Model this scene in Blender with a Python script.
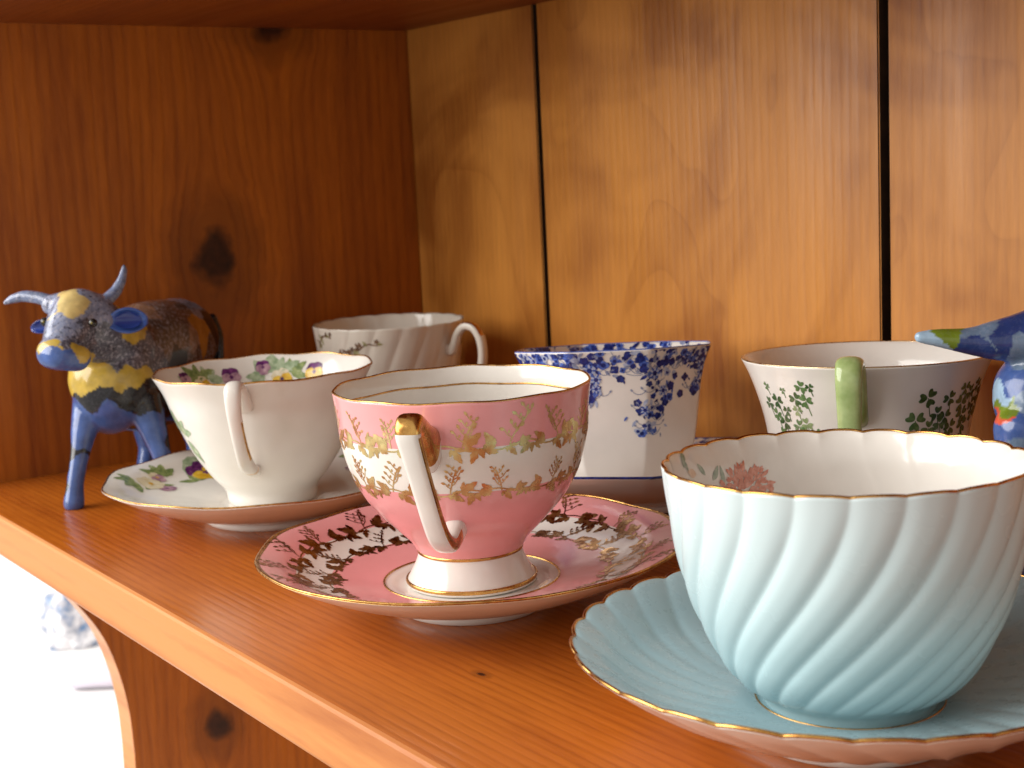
import bpy, bmesh, math, random
import numpy as np
from mathutils import Matrix, Vector

# ------------------------------------------------------------------ scene, camera, light
scene = bpy.context.scene
col = scene.collection
for o in list(bpy.data.objects):
    bpy.data.objects.remove(o)

cam_data = bpy.data.cameras.new('camera')
cam = bpy.data.objects.new('camera', cam_data)
col.objects.link(cam)
CR, CU, CF = Vector((0.58061, 0.81278, -0.0478)), Vector((-0.0916, 0.12354, 0.9881)), Vector((-0.80901, 0.56932, -0.14618))
m = Matrix((CR, CU, -CF)).transposed().to_4x4()
m.translation = Vector((0, 0, 0.15))
cam.matrix_world = m
cam_data.sensor_width = 36
cam_data.lens = 1434 / 1024 * 36
cam_data.clip_start = 0.01
cam_data.clip_end = 50
cam_data.dof.use_dof = True
cam_data.dof.focus_distance = 0.46
cam_data.dof.aperture_fstop = 26
scene.camera = cam

world = bpy.data.worlds.new('World')
scene.world = world
world.use_nodes = True
world.node_tree.nodes['Background'].inputs[0].default_value = (1.0, 0.93, 0.85, 1)
world.node_tree.nodes['Background'].inputs[1].default_value = 0.72

def window_light(name, loc, target, sx, sy, power, color):
    d = bpy.data.lights.new(name, 'AREA')
    d.shape = 'RECTANGLE'; d.size = sx; d.size_y = sy
    d.energy = power; d.color = color
    o = bpy.data.objects.new(name, d)
    col.objects.link(o)
    o.location = loc
    o.rotation_euler = (Vector(target) - Vector(loc)).to_track_quat('-Z', 'Y').to_euler()
    return o
window_light('window_light', (-1.30, -1.70, 0.95), (-0.45, 0.30, 0.05), 2.0, 1.7, 82, (1.0, 0.97, 0.93))
window_light('side_window_light', (-2.3, -0.9, 0.9), (-1.5, 0.5, -0.35), 0.9, 1.2, 15, (0.97, 0.98, 1.0))

vs = scene.view_settings
vs.view_transform = 'Standard'
vs.look = 'None'
vs.exposure = 0.0
vs.gamma = 1.0
vs.use_curve_mapping = False

# ------------------------------------------------------------------ small helpers
R = math.radians
def mesh_obj(name, verts, faces, mats, parent=None, fmat=None, smooth=True, loc=None):
    me = bpy.data.meshes.new(name)
    me.from_pydata([tuple(map(float, v)) for v in verts], [], [tuple(map(int, f)) for f in faces])
    for mt in (mats if isinstance(mats, (list, tuple)) else [mats]):
        me.materials.append(mt)
    if fmat is not None:
        me.polygons.foreach_set('material_index', np.asarray(fmat, dtype=np.int32))
    me.polygons.foreach_set('use_smooth', np.full(len(me.polygons), smooth))
    me.update()
    o = bpy.data.objects.new(name, me)
    col.objects.link(o)
    if parent: o.parent = parent
    if loc is not None: o.location = loc
    return o
def empty(name, loc, rz=0.0):
    o = bpy.data.objects.new(name, None)
    o.empty_display_size = 0.02
    col.objects.link(o)
    o.location = loc
    o.rotation_euler = (0, 0, rz)
    return o
def tag(o, label=None, cat=None, group=None, kind=None):
    if label: o['label'] = label
    if cat: o['category'] = cat
    if group: o['group'] = group
    if kind: o['kind'] = kind
    return o

# ------------------------------------------------------------------ materials
class NT:
    def __init__(s, name):
        s.m = bpy.data.materials.new(name); s.m.use_nodes = True
        s.t = s.m.node_tree; s.b = s.t.nodes['Principled BSDF']
    def n(s, kind, **kw):
        nd = s.t.nodes.new(kind)
        for k, v in kw.items():
            if k in ('op',): nd.operation = v
            elif hasattr(nd, k): setattr(nd, k, v)
        return nd
    def link(s, a, b): s.t.links.new(a, b)
    def val(s, sock, v):
        if isinstance(v, bpy.types.NodeSocket): s.link(v, sock)
        else: sock.default_value = v
    def math(s, op, a, b=None, c=None, clamp=False):
        nd = s.t.nodes.new('ShaderNodeMath'); nd.operation = op; nd.use_clamp = clamp
        s.val(nd.inputs[0], a)
        if b is not None: s.val(nd.inputs[1], b)
        if c is not None: s.val(nd.inputs[2], c)
        return nd.outputs[0]
    def vmath(s, op, a, b=None):
        nd = s.t.nodes.new('ShaderNodeVectorMath'); nd.operation = op
        s.val(nd.inputs[0], a)
        if b is not None: s.val(nd.inputs[1], b)
        return nd.outputs['Value' if op in ('DISTANCE', 'LENGTH', 'DOT_PRODUCT') else 'Vector']
    def noise(s, vec, scale, detail=2, rough=0.5, dist=0.0):
        nd = s.t.nodes.new('ShaderNodeTexNoise')
        s.val(nd.inputs['Vector'], vec); nd.inputs['Scale'].default_value = scale
        nd.inputs['Detail'].default_value = detail; nd.inputs['Roughness'].default_value = rough
        nd.inputs['Distortion'].default_value = dist
        return nd.outputs['Fac']
    def ramp(s, fac, stops, interp='LINEAR'):
        nd = s.t.nodes.new('ShaderNodeValToRGB'); nd.color_ramp.interpolation = interp
        e = nd.color_ramp.elements
        while len(e) < len(stops): e.new(0.5)
        for i, (p, c) in enumerate(stops):
            e[i].position = p; e[i].color = (*c, 1) if len(c) == 3 else c
        s.val(nd.inputs[0], fac)
        return nd.outputs['Color']
    def mix(s, fac, a, b, blend='MIX'):
        nd = s.t.nodes.new('ShaderNodeMix'); nd.data_type = 'RGBA'; nd.blend_type = blend
        s.val(nd.inputs[0], fac)
        for i, v in ((6, a), (7, b)):
            if isinstance(v, bpy.types.NodeSocket): s.link(v, nd.inputs[i])
            else: nd.inputs[i].default_value = (*v, 1) if len(v) == 3 else v
        return nd.outputs[2]
    def mapr(s, v, a, b, c=0.0, d=1.0, smooth=True):
        nd = s.t.nodes.new('ShaderNodeMapRange')
        if smooth: nd.interpolation_type = 'SMOOTHSTEP'
        s.val(nd.inputs[0], v)
        for i, x in enumerate((a, b, c, d)): nd.inputs[i + 1].default_value = x
        return nd.outputs[0]

def porcelain(name, color, rough=0.13, coat=0.0, vary=0.03, bump=0.035):
    t = NT(name)
    tc = t.n('ShaderNodeTexCoord').outputs['Object']
    nz = t.noise(tc, 60, 3)
    c2 = tuple(max(0, x * (1 - vary * 2)) for x in color)
    t.link(t.ramp(nz, [(0.3, c2), (0.7, color)]), t.b.inputs['Base Color'])
    t.link(t.mapr(t.noise(tc, 220, 3), 0.3, 0.7, rough * 0.75, rough * 1.35), t.b.inputs['Roughness'])
    t.b.inputs['IOR'].default_value = 1.52
    t.b.inputs['Coat Weight'].default_value = coat
    bp = t.n('ShaderNodeBump'); bp.inputs['Strength'].default_value = bump; bp.inputs['Distance'].default_value = 0.002
    t.link(t.noise(tc, 130, 2), bp.inputs['Height'])
    t.link(bp.outputs[0], t.b.inputs['Normal'])
    return t.m
def gilt(name, c1=(0.72, 0.42, 0.13), c2=(0.45, 0.22, 0.06), rough=0.22):
    t = NT(name)
    tc = t.n('ShaderNodeTexCoord').outputs['Object']
    t.link(t.ramp(t.noise(tc, 130, 4, 0.6), [(0.38, c2), (0.6, c1)]), t.b.inputs['Base Color'])
    t.b.inputs['Metallic'].default_value = 1.0
    t.link(t.mapr(t.noise(tc, 400, 2), 0.3, 0.7, rough * 0.7, rough * 1.6), t.b.inputs['Roughness'])
    return t.m
def print_ink(name, c1, c2, scale=500, rough=0.16, wash=0.0):
    t = NT(name)
    tc = t.n('ShaderNodeTexCoord').outputs['Object']
    t.link(t.ramp(t.noise(tc, scale, 3, 0.6), [(0.36, c1), (0.64, c2)] + ([(0.64 + 0.22 * (1 - wash), tuple(0.5 * a + 0.5 * b for a, b in zip(c2, (0.78, 0.75, 0.70))))] if wash else [])), t.b.inputs['Base Color'])
    t.b.inputs['Roughness'].default_value = rough
    t.b.inputs['IOR'].default_value = 1.52
    return t.m

def wood(name, axis, dark, light, off=(0, 0, 0), knots=(), ring=26.0, ringdist=3.0, contour=0.0, rough=0.34, streak=0.5, seed=0.0, kax=(1, 2), blot=0.35, midw=0.75, bias=0.60, finew=0.45, linew=0.20):
    """axis: index of the grain direction. knots: (p, q, radius, stretch) in the two coordinates kax."""
    t = NT(name)
    tc = t.n('ShaderNodeTexCoord').outputs['Object']
    pos = t.vmath('ADD', tc, tuple(off))
    sep = t.n('ShaderNodeSeparateXYZ'); t.link(pos, sep.inputs[0])
    P = [sep.outputs[i] for i in range(3)]
    others = [i for i in range(3) if i != axis]
    # knots push the grain aside and darken
    push = None; kmask = None
    for (a, b, r, st) in knots:
        cx = [None, None]
        da = t.math('SUBTRACT', P[kax[0]], a); db = t.math('SUBTRACT', P[kax[1]], b)
        ga, gb = (da, db) if axis == kax[0] else (db, da)       # ga along the grain, gb across
        ga_s = t.math('MULTIPLY', ga, 1.0 / st)
        wob = t.math('MULTIPLY', t.math('SUBTRACT', t.noise(pos, 70, 3), 0.5), r * 1.5)
        d = t.math('ADD', t.math('SQRT', t.math('ADD', t.math('MULTIPLY', ga_s, ga_s), t.math('MULTIPLY', gb, gb))), wob)
        g = t.math('EXPONENT', t.math('MULTIPLY', t.math('MULTIPLY', d, d), -1.0 / (2.2 * r) ** 2))
        sgn = t.math('DIVIDE', gb, t.math('ADD', t.math('ABSOLUTE', gb), r * 0.7))
        p = t.math('MULTIPLY', t.math('MULTIPLY', g, sgn), -r * 1.6)
        push = p if push is None else t.math('ADD', push, p)
        k = t.mapr(d, r * 0.30, r * 1.50, 1.0, 0.0)
        kmask = k if kmask is None else t.math('MAXIMUM', kmask, k)
        k2 = t.math('MULTIPLY', t.mapr(d, r * 1.2, r * 2.6, 1.0, 0.0), 0.35)
        kmask = t.math('MAXIMUM', kmask, k2)
    # stretched coordinate
    comb = t.n('ShaderNodeCombineXYZ')
    across = P[others[0]] if push is None else None
    for i in range(3):
        s = P[i]
        if push is not None and i in kax and i != axis: s = t.math('ADD', s, push)
        if i == axis: s = t.math('MULTIPLY', s, 0.10)
        s = t.math('ADD', s, seed * (i + 1))
        t.link(s, comb.inputs[i])
    v = comb.outputs[0]
    low = t.noise(v, 9, 2, 0.5, 0.6)
    mid = t.noise(v, 42, 3, 0.55, 0.3)
    fine = t.noise(v, 420, 3, 0.65)
    # growth rings
    ssp = t.n('ShaderNodeSeparateXYZ'); t.link(v, ssp.inputs[0])
    sm = t.math('ADD', ssp.outputs[others[0]], t.math('MULTIPLY', ssp.outputs[others[1]], 0.6))
    ph = t.math('ADD', t.math('MULTIPLY', sm, ring * 20), t.math('MULTIPLY', low, ringdist * 6.28))
    rings = t.math('MULTIPLY_ADD', t.math('SINE', ph), 0.5, 0.5)
    rings = t.math('POWER', rings, 2.2)
    f = t.math('MULTIPLY_ADD', t.math('SUBTRACT', mid, 0.5), midw, bias)
    f = t.math('ADD', f, t.math('MULTIPLY', t.math('SUBTRACT', low, 0.5), blot))
    f = t.math('SUBTRACT', f, t.math('MULTIPLY', rings, 0.17 * streak * 2))
    f = t.math('ADD', f, t.math('MULTIPLY', t.math('SUBTRACT', fine, 0.5), finew))
    if contour:
        cv = t.n('ShaderNodeCombineXYZ')
        for i in range(3):
            t.link(t.math('MULTIPLY', P[i], 0.55 if i == axis else 1.0), cv.inputs[i])
        cn = t.noise(t.vmath('ADD', cv.outputs[0], (seed, seed, seed)), 9.0, 2, 0.45, 0.7)
        ct = t.math('FRACT', t.math('MULTIPLY', cn, contour))
        line = t.math('SUBTRACT', t.mapr(ct, 0.0, 0.9, 0.0, 1.0, False), t.mapr(ct, 0.9, 1.0, 0.0, 1.0, False))
        f = t.math('SUBTRACT', f, t.math('MULTIPLY', t.math('POWER', line, 5.0), linew))
        bl = t.noise(pos, 7.5, 3, 0.5, 1.2)
        f = t.math('SUBTRACT', f, t.math('MULTIPLY', t.mapr(bl, 0.46, 0.70), 0.34))
    cl = t.ramp(f, [(0.12, dark), (0.40, tuple((a * 0.55 + b * 0.45) for a, b in zip(dark, light))), (0.72, light)])
    if kmask is not None:
        kc = t.ramp(t.noise(pos, 160, 3), [(0.3, (0.018, 0.004, 0.0015)), (0.7, (0.055, 0.012, 0.003))])
        cl = t.mix(kmask, cl, kc)
    t.link(cl, t.b.inputs['Base Color'])
    t.link(t.mapr(mid, 0.3, 0.7, rough * 1.2, rough * 0.85), t.b.inputs['Roughness'])
    t.b.inputs['IOR'].default_value = 1.45
    bp = t.n('ShaderNodeBump'); bp.inputs['Strength'].default_value = 0.16; bp.inputs['Distance'].default_value = 0.0006
    t.link(t.math('ADD', fine, t.math('MULTIPLY', rings, -0.5)), bp.inputs['Height'])
    t.link(bp.outputs[0], t.b.inputs['Normal'])
    return t.m

WHITE = porcelain('white_china', (0.82, 0.79, 0.735))
CREAM = porcelain('cream_china', (0.76, 0.70, 0.61))
PINK = porcelain('pink_glaze', (0.84, 0.36, 0.365), 0.12)
GOLD = gilt('gilt')
GOLDC = gilt('pale_gilt_leaf', (0.74, 0.60, 0.28), (0.56, 0.26, 0.09), 0.30)
GOLDC.node_tree.nodes['Principled BSDF'].inputs['Metallic'].default_value = 0.72
GOLDL = gilt('gilt_leaf', (0.62, 0.36, 0.13), (0.30, 0.13, 0.04), 0.26)

# ------------------------------------------------------------------ vessels (lathe with modulation) and prints on them
def spline(pts, n_per=10):
    P = np.array(pts, float)
    d = np.r_[0, np.cumsum(np.maximum(np.hypot(*(P[1:] - P[:-1]).T), 1e-6) ** 0.5)]
    out = []
    T = np.zeros_like(P)
    for i in range(len(P)):
        if i == 0: T[i] = (P[1] - P[0]) / (d[1] - d[0])
        elif i == len(P) - 1: T[i] = (P[-1] - P[-2]) / (d[-1] - d[-2])
        else:
            a = (P[i] - P[i - 1]) / (d[i] - d[i - 1]); b = (P[i + 1] - P[i]) / (d[i + 1] - d[i])
            h0, h1 = d[i] - d[i - 1], d[i + 1] - d[i]
            T[i] = (a * h1 + b * h0) / (h0 + h1)
    for i in range(len(P) - 1):
        h = d[i + 1] - d[i]
        for k in range(n_per):
            u = k / n_per
            out.append((2*u**3 - 3*u**2 + 1) * P[i] + (u**3 - 2*u**2 + u) * h * T[i] + (-2*u**3 + 3*u**2) * P[i + 1] + (u**3 - u**2) * h * T[i + 1])
    out.append(P[-1])
    return np.array(out)
def arclen(P):
    return np.r_[0, np.cumsum(np.hypot(*(P[1:] - P[:-1]).T))]

class Vessel:
    """outer: (r,z) from the axis below up to the rim; inner: from the rim to the axis. s is arc length from the rim."""
    def __init__(s, outer, inner, mod=None, up_inner=False, n_per=9):
        s.o = spline(outer, n_per)[::-1]                # rim first
        s.i = spline(inner, n_per)
        s.so, s.si = arclen(s.o), arclen(s.i)
        s.mod = mod or (lambda th, r, z, k=1.0: (r, z, th))
        s.up_inner = up_inner; s.inner_k = 1.0
    def rz(s, side, q):
        P, S = (s.o, s.so) if side == 'o' else (s.i, s.si)
        return np.interp(q, S, P[:, 0]), np.interp(q, S, P[:, 1])
    def pos(s, side, th, q):
        r, z = s.rz(side, q)
        k = 1.0 if side == 'o' or s.inner_k == 1.0 else 1.0 - (1.0 - s.inner_k) * smooth01(0.0, 0.006, np.asarray(q, float))
        r, z, th = s.mod(th, r, z, k)
        return np.stack([r * np.cos(th), r * np.sin(th), z], -1)
    def posn(s, side, th, q, lift):
        e = 2e-4
        q = np.clip(q, 0.0003, None)
        p = s.pos(side, th, q)
        r = np.maximum(s.rz(side, q)[0], 1e-3)
        a = s.pos(side, th + e / r, q) - s.pos(side, th - e / r, q)
        b = s.pos(side, th, q + e) - s.pos(side, th, q - e)
        n = np.cross(a, b)
        n /= np.linalg.norm(n, axis=-1, keepdims=True) + 1e-12
        rad = np.stack([np.cos(th), np.sin(th), 0 * th], -1)
        if s.up_inner: ref = np.zeros_like(rad); ref[..., 2] = 1.0 if side == 'i' else -1.0
        else: ref = rad if side == 'o' else -rad + np.array([0, 0, 0.5])
        sg = np.sign((n * ref).sum(-1, keepdims=True)); sg[sg == 0] = 1
        return p + n * sg * lift
    def mesh(s, name, mats, zone, parent, nth=192, cuts=()):
        """zone(side, r, z, s) -> material index"""
        rows = []                                        # (side, q) from the outer bottom to the rim to the inner bottom
        qo = sorted(set(np.round(np.r_[s.so, [c for sd, c in cuts if sd == 'o']], 7)))
        qi = sorted(set(np.round(np.r_[s.si, [c for sd, c in cuts if sd == 'i']], 7)))
        rows = [('o', q) for q in qo[::-1]] + [('i', q) for q in qi[1:]]
        th = np.linspace(0, 2 * np.pi, nth, endpoint=False)
        verts, faces, fm = [], [], []
        idx = []
        for k, (sd, q) in enumerate(rows):
            r = s.rz(sd, q)[0]
            if r < 1e-5 and k in (0, len(rows) - 1):
                idx.append([len(verts)] * nth); verts.append(s.pos(sd, np.array([0.0]), np.array([q]))[0])
            else:
                p = s.pos(sd, th, np.full(nth, q))
                idx.append(list(range(len(verts), len(verts) + nth))); verts.extend(p)
        for k in range(len(rows) - 1):
            sd = rows[k][0] if rows[k][0] == rows[k + 1][0] else rows[k + 1][0]
            q = (rows[k][1] + rows[k + 1][1]) / 2 if rows[k][0] == rows[k + 1][0] else rows[k + 1][1] / 2
            r, z = s.rz(sd, q)
            mi = zone(sd, r, z, q)
            A, B = idx[k], idx[k + 1]
            for j in range(nth):
                j2 = (j + 1) % nth
                f = [A[j], A[j2], B[j2], B[j]]
                g = [x for n_, x in enumerate(f) if x not in f[:n_]]
                faces.append(g); fm.append(mi)
        return mesh_obj(name, verts, faces, mats, parent, fm)
    def ring(s, name, side, q, rad, mat, parent, nth=256, flat=1.0):
        """a line of gilding that follows the surface at arc length q"""
        th = np.linspace(0, 2 * np.pi, nth, endpoint=False)
        c = s.pos(side, th, np.full(nth, q))
        t = np.roll(c, -1, 0) - np.roll(c, 1, 0); t /= np.linalg.norm(t, axis=1, keepdims=True)
        out = np.stack([np.cos(th), np.sin(th), 0 * th], -1)
        b = np.cross(t, out); b /= np.linalg.norm(b, axis=1, keepdims=True)
        o2 = np.cross(b, t)
        verts, faces = [], []
        K = 8
        for j in range(nth):
            for k in range(K):
                a = 2 * np.pi * k / K
                verts.append(c[j] + o2[j] * math.cos(a) * rad * flat + b[j] * math.sin(a) * rad)
        for j in range(nth):
            j2 = (j + 1) % nth
            for k in range(K):
                k2 = (k + 1) % K
                faces.append((j * K + k, j2 * K + k, j2 * K + k2, j * K + k2))
        return mesh_obj(name, verts, faces, mat, parent)

class Print:
    """flat decoration fired onto a vessel: polygons mapped on the surface, a hair above it"""
    def __init__(s, v, side, lift=0.00012):
        s.v, s.side, s.lift = v, side, lift
        s.V, s.F, s.M = [], [], []
        s.layer = 0
    def to_surf(s, th0, q0, ab):
        ab = np.asarray(ab, float)
        r0 = max(float(s.v.rz(s.side, q0)[0]), 0.004)
        q = q0 - ab[:, 1]
        r = np.maximum(s.v.rz(s.side, np.clip(q, 0, None))[0], 0.3 * r0)
        return s.v.posn(s.side, th0 + ab[:, 0] / r, q, s.lift + 0.00002 * s.layer)
    def poly(s, th0, q0, pts, mi=0):
        pts = np.asarray(pts, float); c = pts.mean(0)
        n = len(pts)
        allp = np.vstack([pts, c + (pts - c) * 0.5, c[None]])
        b = len(s.V); s.V.extend(s.to_surf(th0, q0, allp))
        for k in range(n):
            k2 = (k + 1) % n
            s.F.append((b + k, b + k2, b + n + k2, b + n + k)); s.M.append(mi)
            s.F.append((b + n + k, b + n + k2, b + 2 * n)); s.M.append(mi)
    def line(s, th0, q0, pts, w, mi=0):
        pts = np.asarray(pts, float)
        t = np.gradient(pts, axis=0); t /= np.linalg.norm(t, axis=1, keepdims=True) + 1e-9
        nn = np.stack([-t[:, 1], t[:, 0]], -1)
        w = np.broadcast_to(np.asarray(w, float), (len(pts),))[:, None] / 2
        allp = np.vstack([pts + nn * w, pts - nn * w]); n = len(pts)
        b = len(s.V); s.V.extend(s.to_surf(th0, q0, allp))
        for k in range(n - 1):
            s.F.append((b + k, b + k + 1, b + n + k + 1, b + n + k)); s.M.append(mi)
    def leaf(s, th0, q0, x, y, ang, L, W, mi=0, tooth=0.0):
        u = np.linspace(0, 1, 7)
        w = np.sin(np.pi * u ** 0.85) ** 0.9
        if tooth: w = w * (1 + tooth * np.where(np.arange(7) % 2, 1, -1))
        up = np.stack([u * L, w * W / 2], -1); dn = np.stack([u * L, -w * W / 2], -1)[::-1][1:-1]
        p = np.vstack([up, dn]); ca, sa = math.cos(ang), math.sin(ang)
        s.poly(th0, q0, np.stack([x + p[:, 0] * ca - p[:, 1] * sa, y + p[:, 0] * sa + p[:, 1] * ca], -1), mi)
    def blob(s, th0, q0, x, y, r, mi=0, lobes=0, amp=0.25, rot=0.0, n=None, sy=1.0):
        n = n or max(10, lobes * 4)
        a = np.linspace(0, 2 * np.pi, n, endpoint=False)
        rr = r * (1 + (amp * np.cos(lobes * (a - rot)) if lobes else 0))
        s.poly(th0, q0, np.stack([x + rr * np.cos(a), y + rr * np.sin(a) * sy], -1), mi)
    def build(s, name, mats, parent):
        return mesh_obj(name, s.V, s.F, mats, parent, s.M)

def tube(path, wid, thk, closed_ends=True, K=14, sq=2.6, normal=(0, 1, 0)):
    """sweep a rounded section along a path (Nx3); wid along 'normal', thk in the path plane"""
    P = np.asarray(path, float); n = len(P)
    t = np.gradient(P, axis=0); t /= np.linalg.norm(t, axis=1, keepdims=True)
    nm = np.asarray(normal, float); nm = nm / np.linalg.norm(nm)
    side = np.cross(t, nm); side /= np.linalg.norm(side, axis=1, keepdims=True)
    b = np.cross(side, t)
    wid = np.broadcast_to(wid, (n,)); thk = np.broadcast_to(thk, (n,))
    a = np.linspace(0, 2 * np.pi, K, endpoint=False)
    ca = np.sign(np.cos(a)) * np.abs(np.cos(a)) ** (2 / sq); sa = np.sign(np.sin(a)) * np.abs(np.sin(a)) ** (2 / sq)
    V, F, U = [], [], []
    for i in range(n):
        for k in range(K):
            V.append(P[i] + side[i] * ca[k] * thk[i] / 2 + b[i] * sa[k] * wid[i] / 2)
    for i in range(n - 1):
        for k in range(K):
            k2 = (k + 1) % K
            F.append((i * K + k, i * K + k2, (i + 1) * K + k2, (i + 1) * K + k)); U.append(((i + 0.5) / (n - 1), a[k] + np.pi / K))
    for e, i in ((0, 0), (1, n - 1)):
        c = len(V); V.append(P[i])
        for k in range(K):
            k2 = (k + 1) % K
            F.append((c, i * K + k2, i * K + k) if e == 0 else (c, i * K + k, i * K + k2)); U.append((float(e), a[k]))
    return V, F, U
def handle(name, parent, ctrl, wid, thk, mats, ang, zone=None, K=14, sq=2.6, n_per=9, ang_low=None):
    """ctrl: (r,z) points in the handle's plane; ang: direction of the plane round the cup's axis"""
    c = spline(ctrl, n_per)
    n = len(c); u = np.linspace(0, 1, n)
    wv = np.interp(u, np.linspace(0, 1, len(wid)), wid) if hasattr(wid, '__len__') else wid
    tv = np.interp(u, np.linspace(0, 1, len(thk)), thk) if hasattr(thk, '__len__') else thk
    d = np.array([math.cos(ang), math.sin(ang), 0]); nm = np.array([-math.sin(ang), math.cos(ang), 0])
    P = c[:, :1] * d + np.array([[0, 0, 1]]) * c[:, 1:]
    if ang_low is not None:                               # the lower end is set a little to one side
        aa = ang + (ang_low - ang) * np.clip((u - 0.42) / 0.58, 0, 1)
        P = np.stack([c[:, 0] * np.cos(aa), c[:, 0] * np.sin(aa), c[:, 1]], -1)
    V, F, U = tube(P, wv, tv, K=K, sq=sq, normal=nm)
    fm = [zone(a, b) for a, b in U] if zone else None
    return mesh_obj(name, V, F, mats, parent, fm)

def smooth01(a, b, x):
    t = np.clip((x - a) / (b - a), 0, 1); return t * t * (3 - 2 * t)

TOCAM = R(-35.1)          # direction of the camera round a cup's axis

# ------------------------------------------------------------------ vessel shapes
def lobes(n, amp_fn, dz_fn=None, twist=None, kind='sin', phase=0.0):
    def mod(th, r, z, k=1.0):
        t = th - (twist(z, r) if twist else 0.0) - phase
        if kind == 'sin': g = np.cos(n * t)
        elif kind == 'gad':                                # convex lobes with narrow valleys
            g = np.abs(np.sin(n * t / 2)); g = 1 - (1 - g) ** 1.45; g = (g - 0.72) / 0.55
        return r * (1 + k * amp_fn(r, z) * g), z + (dz_fn(r, z) * g if dz_fn else 0.0), th
    return mod

def px(lst, k, r_k=None):
    return lst
# pink cup
H1 = 0.0700; K1 = 0.000343
p = [(130, 0), (127.6, 20), (125.5, 45), (120.5, 68), (113.5, 87), (103, 106), (90, 122), (75, 137), (61, 151), (54.5, 161)]
pink_outer = [(0, 0.004), (0.015, 0.004), (0.0195, 0.0015), (0.0205, 0.0), (0.0222, 0.0), (0.0230, 0.0008), (0.0214, 0.004), (0.0194, 0.0078), (0.0184, 0.0108), (0.0183, 0.0122)] + \
             [(a * K1, H1 - b * K1 * 1.04) for a, b in p[::-1]][:-1] + [(0.0447, H1)]
pink_inner = [(0.0447, H1), (0.0441, H1 + 0.0001), (0.0430, H1 - 0.004), (0.0424, H1 - 0.013), (0.0405, H1 - 0.024), (0.036, H1 - 0.034), (0.028, H1 - 0.043), (0.020, H1 - 0.0495), (0.010, H1 - 0.053), (0, H1 - 0.054)]
vp_cup = Vessel(pink_outer, pink_inner, lobes(10, lambda r, z: 0.0035 * smooth01(0.03, H1, z), lambda r, z: 0.00022 * smooth01(0.05, H1, z)))
def saucer_profile(Rr, zr, foot_r, well_r, well_z, th=0.0024, lip=0.0):
    outer = [(0, 0.0022), (foot_r - 0.004, 0.0022), (foot_r - 0.0022, 0.0010), (foot_r - 0.0012, 0.0), (foot_r, 0.0), (foot_r + 0.0010, 0.0012), (foot_r + 0.0016, 0.0034),
             (foot_r + (Rr - foot_r) * 0.30, 0.0040 + (zr - 0.0052) * 0.16), (foot_r + (Rr - foot_r) * 0.60, 0.0042 + (zr - 0.0052) * 0.46), (foot_r + (Rr - foot_r) * 0.86, 0.0045 + (zr - 0.0052) * 0.80), (Rr, zr)]
    inner = [(Rr, zr), (Rr - 0.0005, zr + 0.0006), (Rr - 0.0020, zr + 0.0003), (foot_r + (Rr - foot_r) * 0.84, 0.0045 + (zr - 0.0052) * 0.80 + th), (foot_r + (Rr - foot_r) * 0.60, 0.0042 + (zr - 0.0052) * 0.47 + th),
             (well_r + 0.012, well_z + 0.0018), (well_r + 0.004, well_z + 0.0006), (well_r + 0.001, well_z), (well_r - 0.002, well_z - 0.0009), (well_r - 0.006, well_z - 0.001), (0, well_z - 0.001)]
    return outer, inner
vp_saucer = Vessel(*saucer_profile(0.0745, 0.0222, 0.0255, 0.0275, 0.0094), lobes(10, lambda r, z: 0.006 * smooth01(0.05, 0.0742, r), lambda r, z: 0.00025 * smooth01(0.05, 0.0742, r)), up_inner=True)
# pansy cup: flaring, fluted edge
H2 = 0.0600; K2 = 0.000452
p = [(109, 0), (99.5, 17), (92, 37), (83, 58), (71.5, 80), (57, 100), (46, 113)]
pansy_outer = [(0, 0.003), (0.012, 0.003), (0.0165, 0.0010), (0.0178, 0.0), (0.0192, 0.0), (0.0200, 0.0015)] + [(a * K2, H2 - b * K2 * 1.06) for a, b in p[::-1]][:-1] + [(109 * K2, H2)]
pansy_inner = [(109 * K2, H2), (109 * K2 - 0.0007, H2 + 0.0001)] + [(a * K2 - 0.0020, H2 - b * K2 * 1.04 + 0.0006) for a, b in p[1:6]] + [(0.014, 0.0058), (0.006, 0.0046), (0, 0.0045)]
vn_cup = Vessel(pansy_outer, pansy_inner, lobes(10, lambda r, z: 0.008 * smooth01(0.02, H2, z), lambda r, z: 0.00035 * smooth01(0.04, H2, z), phase=R(10)))
vn_saucer = Vessel(*saucer_profile(0.0745, 0.0208, 0.0300, 0.0235, 0.0088), lobes(10, lambda r, z: 0.010 * smooth01(0.045, 0.073, r), lambda r, z: 0.0004 * smooth01(0.045, 0.073, r), phase=R(10)), up_inner=True)
# back cup: swirl fluted
H3 = 0.0710
back_outer = [(0, 0.003), (0.016, 0.003), (0.0205, 0.0008), (0.0215, 0.0), (0.0232, 0.0), (0.0236, 0.002), (0.0225, 0.0052), (0.027, 0.0115), (0.0338, 0.0225), (0.0372, 0.036), (0.0393, 0.050), (0.0408, 0.062), (0.0421, H3)]
back_inner = [(0.0421, H3), (0.0414, H3 + 0.0001), (0.0394, 0.062), (0.0378, 0.050), (0.0356, 0.036), (0.0320, 0.0225), (0.024, 0.0125), (0.012, 0.008), (0, 0.0072)]
vb_cup = Vessel(back_outer, back_inner, lobes(18, lambda r, z: 0.009 * smooth01(0.006, 0.03, z), lambda r, z: 0.0002 * smooth01(0.05, H3, z), twist=lambda z, r: -0.75 * (1 - z / H3) ** 1.1, kind='gad'))
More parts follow.
